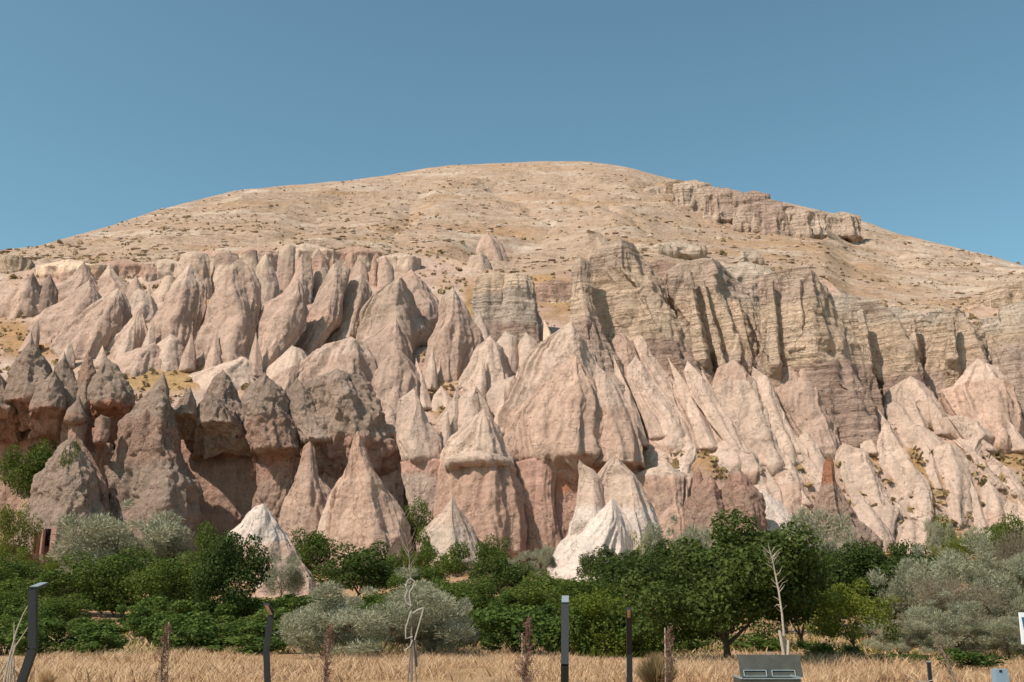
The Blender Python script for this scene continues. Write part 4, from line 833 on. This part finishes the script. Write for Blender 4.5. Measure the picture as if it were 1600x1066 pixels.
# dry grass
def grass(name, n, x0, x1, y0, y1, hmin, hmax, mat, seed, wd=.018, f=None):
    r = np.random.RandomState(seed); Yg = y0+(y1-y0)*r.rand(n); Xg = Yg*(x0+(x1-x0)*r.rand(n))
    dn = fbm(Xg/1.6, Yg/1.6, 0*Xg, 3); keep = dn+.5*r.rand(n) > .58
    if f is not None: keep &= f(Xg, Yg, r)
    Xg, Yg, dn = Xg[keep], Yg[keep], dn[keep]; n = len(Xg)
    h = (hmin+(hmax-hmin)*r.rand(n)**1.4)*(.25+1.5*fbm(Xg/4, Yg/4, 0*Xg+6, 3)); zg = gz(Yg)-.12+.25*(fbm(Xg/6, Yg/6, 0*Xg, 4)-.5)+.5*(fbm(Xg/25, Yg/25, 0*Xg+3, 2)-.5)
    th = r.rand(n)*6.28; lean = .25+.85*r.rand(n); lx, ly = np.cos(th)*lean*h+.12*h, np.sin(th)*lean*h
    B = np.stack([Xg, Yg, zg], 1); sx = np.stack([np.full(n, wd), .3*wd*r.normal(size=n), 0*h], 1)*(.6+.8*r.rand(n))[:, None]
    Mi = B+np.stack([lx*.35, ly*.35, h*.6], 1); T = B+np.stack([lx, ly, h], 1)
    V = np.stack([B-sx, B+sx, Mi+sx*.7, T, Mi-sx*.7], 1).reshape(-1, 3)
    o = add_obj(name, make_mesh(name, V, np.arange(5*n).reshape(n, 5), M[mat])); return tag(o, kind='stuff')
grass('dry_grass', 240000, -.68, .72, 20, 37, .06, .42, 'straw', 3, .0085, lambda X, Y, r: (Y < 32+16*(fbm(X/3, Y/6, 0*X+2, 3)-.42)) & (fbm(X/1.1, Y/1.1, 0*X+8, 2) > .36))['label'] = 'dry straw coloured grass along the bottom of the photo'
grass('brown_weeds', 30000, -.56, .56, 21, 37, .05, .34, 'twig', 13, .01, lambda X, Y, r: fbm(X/1.5, Y/1.5, 0*X+12, 3) > .56)['label'] = 'reddish brown dried weeds in patches through the straw'
grass('shaded_straw', 60000, -.62, .75, 34, 78, .08, .4, 'straw', 23, .02, lambda X, Y, r: fbm(X/4, Y/4, 0*X+3, 2) > .44)['label'] = 'sparse straw grass growing under and between the trees'
grass('vineyard_weeds', 34000, -.62, .6, 33, 66, .1, .38, 'lime', 4, .03)['label'] = 'green weeds growing between the vines'
# scrub on ledges and on the rim
v_l = []
def tufts(name, P, r, size, mat, k=5, label=None):
    n = len(P); Pk = np.repeat(P, k, 0); s = size*(.4+1.2*r.rand(n)**2); sk = np.repeat(s, k)
    d = r.normal(size=(n*k, 3)); d[:, 2] = np.abs(d[:, 2]); d /= np.linalg.norm(d, axis=1)[:, None]
    V, Q = leaves(Pk+d*sk[:, None]*.5, d, 1.0, r, .8, .8)
    c = (Pk+d*sk[:, None]*.5); Vr = V.reshape(-1, 4, 3); Vr = c[:, None]+(Vr-c[:, None])*sk[:, None, None]*.9
    o = add_obj(name, make_mesh(name, Vr.reshape(-1, 3), Q, M[mat])); tag(o, label, kind='stuff')
P, r = scatter_hill(8200, .01, .995, 8, lambda P, r: fbm(P[:, 0]/30+4, P[:, 1]/30, P[:, 2]/7, 4)+.14*(r.rand(len(P))-.5) > .53)
tufts('hill_scrub', P, r, .6, 'tuft', 5, 'dry brown scrub dotted over the upper hill')
P, r = scatter_hill(450, .01, 1.0, 18, lambda P, r: fbm(P[:, 0]/40+4, P[:, 1]/40, P[:, 2]/10, 3)+.5*(r.rand(len(P))-.5) > .5)
tufts('hill_shrubs', P, r, .95, 'tuft', 9, 'dark low shrubs on the upper hill and skyline')
X_, Y_, Z_, PX_, bb_ = TG
cz = np.where((PX_ > -40) & (PX_ < 1640) & (bb_ == 0) & (Y_ > 116)); r = np.random.RandomState(4); ii = r.choice(len(cz[0]), 5000)
tufts('ledge_grass', np.stack([X_[cz][ii], Y_[cz][ii], Z_[cz][ii]], 1), r, .8, 'tuft', 6, 'orange dry grass on the ledges between the cones')
# ------------------------------------------------------------------ foreground objects
def wp(px_, row, Y): a = at(px_, row, Y); return np.array([float(a[0]), float(a[1]), float(a[2])])
def holder(name, loc): o = bpy.data.objects.new(name, None); C.objects.link(o); o.location = loc; return o
def kid(o, mb, name, mat, smooth=False):
    V, Q = mb.arrays(); return add_obj(name, make_mesh(name, V-np.array(o.location), Q, mat, None, smooth), o)
def bar(mb, p, q, w, d):
    "rectangular bar from p to q, w across the view, d in depth"
    p = np.asarray(p, float); q = np.asarray(q, float); t = q-p; t /= np.linalg.norm(t)
    x = np.array([1., 0, 0]); x = x-t*(x@t); n = np.linalg.norm(x); x = x/n if n > .2 else np.array([0, 1., 0]); y = np.cross(t, x)
    P = [p-x*w/2-y*d/2, p+x*w/2-y*d/2, p+x*w/2+y*d/2, p-x*w/2+y*d/2]; P2 = [v+(q-p) for v in P]
    mb.hexa(P+P2); return mb
def lamp(pts, w, arm, label, lens):
    Y = pts[0][2]; base = wp(*pts[0]); o = holder('garden_lamp', base); tag(o, label, 'lamp post', 'bent black garden lamps along the path')
    P = [wp(*p) for p in pts]; m = MB()
    for a, b in zip(P[:-1], P[1:]): bar(m, a, b, w, w*.75)
    kid(o, m, 'post', M['post'])
    a, b = P[-1], wp(*arm); dv = (b-a)/np.linalg.norm(b-a)
    m = MB(); bar(m, a-dv*w*.1+np.array([0, 0, w*.2]), b, w*1.06, w*.35); kid(o, m, 'arm', M['post'])
    m = MB(); c = a*.45+b*.55; s = 1 if lens == 'top' else -1
    bar(m, a*.96+b*.04+np.array([0, 0, s*w*.39]), a*.02+b*.98+np.array([0, 0, s*w*.19]), w*(1.0 if s > 0 else .6), .006)
    kid(o, m, 'lens_or_sunlit_top', M['pipe'] if s > 0 else M['lens'])  # pale top plate paints sunlight on the black arm; underside one is the lens
lamp([(12, 1200, 10), (14, 1125, 10), (51.5, 1014, 10), (51.5, 922, 10)], .075, (69, 912.5, 10.5), 'bent black lamp post at far left with sloping arm coloured as sunlit', 'top')
lamp([(421, 1125, 14), (418, 1066, 14), (416, 1014, 14), (424, 958, 14)], .075, (416, 944, 13.6), 'kinked black lamp post with arm leaning left, second from left', 'under')
lamp([(882, 1140, 11.5), (882.5, 1040, 11.3), (883, 946, 11.7)], .082, (883.5, 933, 12.15), 'tall straight black lamp post with a top coloured as sunlit', 'top')
lamp([(984, 1125, 14.2), (983.5, 1022, 14.2), (982.5, 962, 13.95)], .075, (982, 951, 13.5), 'black lamp post with small square lamp head, right of the sunlit topped one', 'under')
# open metal box
Yx = 16.5; b0 = wp(1203, 1092, Yx); o = holder('metal_box', b0); tag(o, 'open dark metal box with its lid raised, standing on the dry grass', 'box')
m = MB(); l = wp(1156, 1061, Yx-.35); r2 = wp(1250, 1061, Yx-.35); zb = b0[2]
m.box(l[0], r2[0], Yx-.4, Yx-.37, zb, l[2]); m.box(l[0], l[0]+.03, Yx-.37, Yx+.12, zb, l[2]); m.box(r2[0]-.03, r2[0], Yx-.37, Yx+.12, zb, l[2]); m.box(l[0]+.03, r2[0]-.03, Yx+.09, Yx+.12, zb, l[2]); m.box(l[0]+.03, r2[0]-.03, Yx-.37, Yx+.09, zb, zb+.03)
kid(o, m, 'body', M['steel'])
m = MB(); a = wp(1158, 1058, Yx+.14); b = wp(1249, 1023.5, Yx+.30)
m.hexa([(a[0], Yx+.14, a[2]), (b[0], Yx+.14, a[2]), (b[0], Yx+.17, a[2]), (a[0], Yx+.17, a[2]), (a[0], Yx+.30, b[2]), (b[0], Yx+.30, b[2]), (b[0], Yx+.33, b[2]), (a[0], Yx+.33, b[2])]); kid(o, m, 'lid', M['steel'])
for x0, x1 in ((1163, 1199), (1207, 1244)):
    m = MB(); p = wp(x0, 1048, Yx+.12); q = wp(x1, 1057, Yx+.10)
    m.tube([(p[0], Yx+.17, p[2]), (q[0], Yx+.17, p[2])], .008, 6); m.tube([(p[0], Yx+.12, q[2]), (q[0], Yx+.12, q[2])], .008, 6); m.tube([(p[0], Yx+.17, p[2]), (p[0], Yx+.12, q[2])], .008, 6); m.tube([(q[0], Yx+.17, p[2]), (q[0], Yx+.12, q[2])], .008, 6)
    kid(o, m, 'tray_rim', M['pipe'])
m = MB(); p = wp(1197, 1020, Yx+.32); q = wp(1209, 1024, Yx+.32); m.tube([(p[0], Yx+.32, q[2]-.01), (p[0]+.01, Yx+.32, p[2]), (q[0]-.01, Yx+.32, p[2]), (q[0], Yx+.32, q[2]-.01)], .006, 6); kid(o, m, 'handle', M['pipe'])
m = MB(); 
for x_ in (l[0]+.012, r2[0]-.012): m.box(x_-.014, x_+.014, Yx-.41, Yx+.13, l[2]+.002, l[2]+.03)
m.box(l[0]+.03, r2[0]-.03, Yx-.412, Yx-.385, l[2]+.002, l[2]+.014)
kid(o, m, 'rim', M['pipe'])
# short post and rope, bollard, sign
m = MB(); a = wp(1457.5, 1100, 14); t = wp(1457.5, 1035, 14); m.box(a[0]-.021, a[0]+.021, 13.98, 14.02, a[2]-.1, t[2]); o = holder('short_post', a); tag(o, 'short black square post in the dry grass at lower right', 'post')
kid(o, m, 'shaft', M['post']); m = MB(); m.box(a[0]-.024, a[0]+.024, 13.976, 14.024, t[2]+.001, t[2]+.012); kid(o, m, 'cap', M['pipe'])
m = MB(); m.tube([wp(x_, r_, 13.97) for x_, r_ in ((1459, 1060), (1457, 1063), (1449, 1065), (1438, 1065), (1428, 1062), (1415, 1055))], .006, 5); tag(m.build('rope', M['rope'], None), 'thin pale rope sagging from the short black post', 'rope')
Yk = 13; a = wp(1565, 1100, Yk); o = holder('service_bollard', a); tag(o, 'blue grey metal bollard box at the bottom right', 'bollard')
m = MB(); p = wp(1556, 1046, Yk); q = wp(1575, 1046, Yk); m.hexa([(p[0]-.01, Yk, a[2]-.1), (q[0]+.01, Yk, a[2]-.1), (q[0]+.03, Yk+.16, a[2]-.1), (p[0]-.01, Yk+.16, a[2]-.1), (p[0], Yk, p[2]), (q[0], Yk, p[2]), (q[0]+.005, Yk+.13, p[2]), (p[0], Yk+.13, p[2])]); kid(o, m, 'housing', M['bluegrey'])
m = MB(); k_ = wp(1563, 1048.5, Yk-.004); m.box(k_[0]-.012, k_[0]+.02, Yk-.006, Yk+.004, k_[2]-.016, k_[2]+.012); kid(o, m, 'lock_hole', M['hole'])
Yn = 12; a = wp(1610, 1110, Yn); o = holder('sign_board', a); tag(o, 'white sign board with a blue mark cut by the right edge', 'sign')
P = [wp(1598, 1007, Yn), wp(1640, 1009, Yn), wp(1636, 958, Yn), wp(1593, 957, Yn)]; m = MB(); m.hexa(P+[v+np.array([0, .03, 0]) for v in P]); kid(o, m, 'board', M['white'])
P = [wp(1600, 984, Yn-.004), wp(1632, 986, Yn-.004), wp(1630, 964, Yn-.004), wp(1596, 964.5, Yn-.004)]; m = MB(); m.hexa(P+[v+np.array([0, .003, 0]) for v in P]); kid(o, m, 'blue_mark', M['blue'])
m = MB()
for x_ in (1604, 1632): m.tube([wp(x_, 1190, Yn+.06), wp(x_, 965, Yn+.06)], .02, 8)
kid(o, m, 'post', M['pipe'])
# dead saplings with brown leaves
def sapling(px_, Y, top, wpx, lean, label, stake=None, seed=1, dens=500):
    r = np.random.RandomState(seed); base = wp(px_, 930, Y); base[2] = float(gz(Y))-.05; tp = wp(px_+lean, top, Y)
    o = holder('dead_sapling', base); tag(o, label, 'dead sapling', 'dried out saplings on the grass strip')
    m = MB(); pts = [base+(tp-base)*t+np.array([.03*math.sin(6*t+seed), 0, 0]) for t in np.linspace(0, 1, 8)]
    m.tube(pts, np.linspace(.022, .006, 8), 6); wv = wpx*Y/1540/2; P = []
    H = tp[2]-base[2]
    for i in range(46):
        t = .12+.85*i/46; c = base+(tp-base)*t; th = r.rand()*6.28; ln = wv*(1.1-.6*t)*(.5+.8*r.rand())
        e = c+np.array([math.cos(th)*ln, math.sin(th)*ln, ln*.9]); m.tube([c, (c+e)/2+np.array([0, 0, -.01]), e], [.006, .004, .002], 4)
        for q in range(dens//46): P.append(c+(e-c)*r.rand()+r.normal(size=3)*.022)
    kid(o, m, 'stem', M['deadwood'])
    P = np.array(P); V, Q = leaves(P, 0*P, .045, r, .3, 1.0); add_obj('leaves', make_mesh('leaves', V-base, Q, M['twig']), o)
    if stake:
        m = MB(); m.tube([wp(stake[0], 1066, Y+.1)-np.array([0, 0, .5]), wp(stake[0], stake[1], Y+.1)], .012, 6); kid(o, m, 'stake', M['palewood'])
sapling(260, 17.5, 975, 24, 2, 'dead brown sapling on the grass at lower left', (264, 972), 1, 900)
sapling(512, 17.5, 978, 26, 4, 'dead reddish sapling in front of the left silvery bush', None, 2, 1100)
sapling(818, 17.0, 966, 32, 8, 'dead reddish sapling left of the sunlit topped lamp', (816, 990), 3, 1500)
sapling(1040, 17.5, 978, 24, 5, 'dead reddish sapling beside the pale dry shrub', (1039, 981), 4, 900)
sapling(1484, 19.0, 985, 22, -24, 'leaning dead sapling above the short black post', None, 5, 260)
# bare staked sapling with loops of pale rope
Yb_ = 19.0
base = wp(640, 1075, Yb_); o = holder('bare_sapling', base); tag(o, 'tall bare sapling tied to three stakes with twisted pale rope', 'sapling')
m = MB(); tr = [(643, 1085), (643, 1000), (643, 960), (642, 940), (642, 905), (640, 880), (638, 858), (632, 830), (630, 805)]
m.tube([wp(a_, b_, Yb_) for a_, b_ in tr], np.linspace(.02, .004, len(tr)), 6)
r = np.random.RandomState(3)
for i in range(26):
    t = r.rand(); k = 4+t*4; i0_ = int(k); f_ = k-i0_; i0_ = min(i0_, 7); a_ = np.array(tr[i0_])*(1-f_)+np.array(tr[i0_+1])*f_; s_ = r.choice([-1, 1]); ln = 14+22*r.rand()
    p = wp(a_[0], a_[1], Yb_); q = wp(a_[0]+s_*ln*.45, a_[1]-ln, Yb_+.2*r.normal()); m.tube([p, (p+q)/2+np.array([s_*.03, 0, 0]), q], [.006, .004, .002], 4)
kid(o, m, 'stem', M['deadwood'])
for a_, b_ in (((634, 1075), (643, 1000)), ((644, 1082), (644, 1000)), ((653, 1075), (645, 1000))):
    m = MB(); m.tube([wp(a_[0], a_[1]+20, Yb_-.1), wp(*b_, Yb_-.03)], .014, 6); kid(o, m, 'stake', M['deadwood'])
m = MB(); m.tube([wp(649, 1000, Yb_), wp(650, 1042, Yb_)], .03, 7); kid(o, m, 'sleeve', M['deadwood'])
for pl in ([(634, 918), (637, 907), (642, 904), (648, 909), (645, 918), (640, 925), (640, 935), (643, 948)], [(637, 921), (633, 933), (635, 942), (643, 948)], [(645, 958), (655, 952), (662, 950)], [(662, 950), (656, 972), (648, 1000)],
           [(643, 955), (640, 962), (634, 982), (634, 998), (645, 995)], [(645, 1000), (641, 1010), (632, 1017)]):
    m = MB(); m.tube([wp(a_, b_, Yb_-.05) for a_, b_ in pl], .014, 6); kid(o, m, 'rope_loop', M['rope'])
# thin staked sapling on the right
Yr = 23; base = wp(1229, 1060, Yr); o = holder('bare_sapling', base); tag(o, 'thin pale bare sapling behind the metal box, leaning left', 'sapling')
tr = [(1229, 1058), (1228, 1025), (1222, 960), (1217, 925), (1212, 900), (1207, 875), (1203, 862)]
m = MB(); m.tube([wp(a_, b_, Yr) for a_, b_ in tr], np.linspace(.032, .009, len(tr)), 7)
for a_, b_ in (((1205, 866), (1190, 852)), ((1204, 864), (1200, 845)), ((1206, 872), (1218, 858)), ((1210, 892), (1196, 880)), ((1212, 900), (1222, 885)), ((1216, 920), (1205, 905)), ((1217, 925), (1226, 914)), ((1219, 940), (1208, 932)), ((1219, 945), (1210, 948)), ((1221, 955), (1229, 946)), ((1206, 880), (1212, 870))):
    p, q = wp(*a_, Yr), wp(*b_, Yr+.1*r.normal()); m.tube([p, (p+q)/2+r.normal(size=3)*.02, q], [.012, .007, .003], 4)
r = np.random.RandomState(8)
for i in range(16):
    k = 2+r.rand()*3.9; i0_ = int(k); f_ = k-i0_; a_ = np.array(tr[i0_])*(1-f_)+np.array(tr[i0_+1])*f_; s_ = r.choice([-1, 1]); ln = 8+14*r.rand()
    p = wp(a_[0], a_[1], Yr); q = wp(a_[0]+s_*ln*.8, a_[1]-ln*.8, Yr+.2*r.normal()); m.tube([p, (p+q)/2+r.normal(size=3)*.03, q], [.006, .004, .0015], 4)
kid(o, m, 'stem', M['palewood'])
for a_, b_ in (((1226, 1030), (1218, 985)), ((1231, 1030), (1232, 1000))):
    m = MB(); m.tube([wp(*a_, Yr-.1), wp(*b_, Yr-.1)], .035, 7); kid(o, m, 'stake', M['palewood'])
# dead branches leaning at the lower left
base = wp(12, 1075, 19); o = holder('dead_branches', base); tag(o, 'bundle of bare dry branches leaning by the left lamp post', 'branches')
for i, pl in enumerate(([(3, 1080), (14, 1030), (26, 985), (36, 960), (46, 942)], [(14, 1080), (18, 1030), (24, 1010), (36, 992), (47, 975)], [(-4, 1060), (10, 1035), (18, 1020), (24, 1005)], [(22, 1080), (21, 1020), (22, 990), (22, 972)], [(-6, 1072), (8, 1052), (16, 1028)], [(10, 1078), (16, 1030), (14, 1015)])):
    m = MB(); m.tube([wp(a_, b_, 19+.1*i) for a_, b_ in pl], np.linspace(.022, .006, len(pl)), 6); kid(o, m, 'branch', M['palewood'])
# dry shrub
def dry_shrub(px_, Y, top, wpx, n, label, mat='straw', seed=9):
    r = np.random.RandomState(seed); base = wp(px_, 930, Y); base[2] = float(gz(Y)); h = zat(top, Y)-base[2]; wd = wpx*Y/1540/2
    th = r.rand(n)*6.28; ph = r.rand(n)**.7*.95; L_ = h*(.55+.5*r.rand(n)); d = np.stack([np.sin(ph)*np.cos(th)*wd/h*1.4, np.sin(ph)*np.sin(th)*wd/h*1.4, np.cos(ph)], 1)
    B = base+d*.15*L_[:, None]; T = base+d*L_[:, None]; Mi = (B+T)/2+np.array([0, 0, .04]); s = np.stack([np.full(n, .008), r.normal(size=n)*.003, 0*th], 1)
    V = np.stack([B-s, B+s, Mi+s, T, Mi-s], 1).reshape(-1, 3)-base
    o = add_obj('dry_shrub', make_mesh('dry_shrub', V, np.arange(5*n).reshape(n, 5), M[mat]), None, base); tag(o, label, 'shrub')
dry_shrub(1022, 18, 1018, 66, 2600, 'pale straw coloured rounded shrub right of the last lamp post', 'tuft')
dry_shrub(88, 19.5, 1040, 30, 500, 'small dry weed tuft right of the bent lamp post', 'straw', 10)
# loose stones on the soil
v, f = ico()
for px_, Y_, s_, lb in ((1262, 26, .22, 'grey stone on bare soil right of the metal box'), (1120, 30, .15, 'small stone left of the walnut trunk'), (1150, 33, .13, 'small stone at the walnut foot')):
    b = wp(px_, 930, Y_); b[2] = float(gz(Y_)); rr = np.random.RandomState(int(px_)); V = v*s_*(1+.4*(rr.rand(12, 1)-.5)); V[:, 2] *= .6
    tag(add_obj('stone', make_mesh('stone', V, f, M['deadwood']), None, b), lb, 'stone')
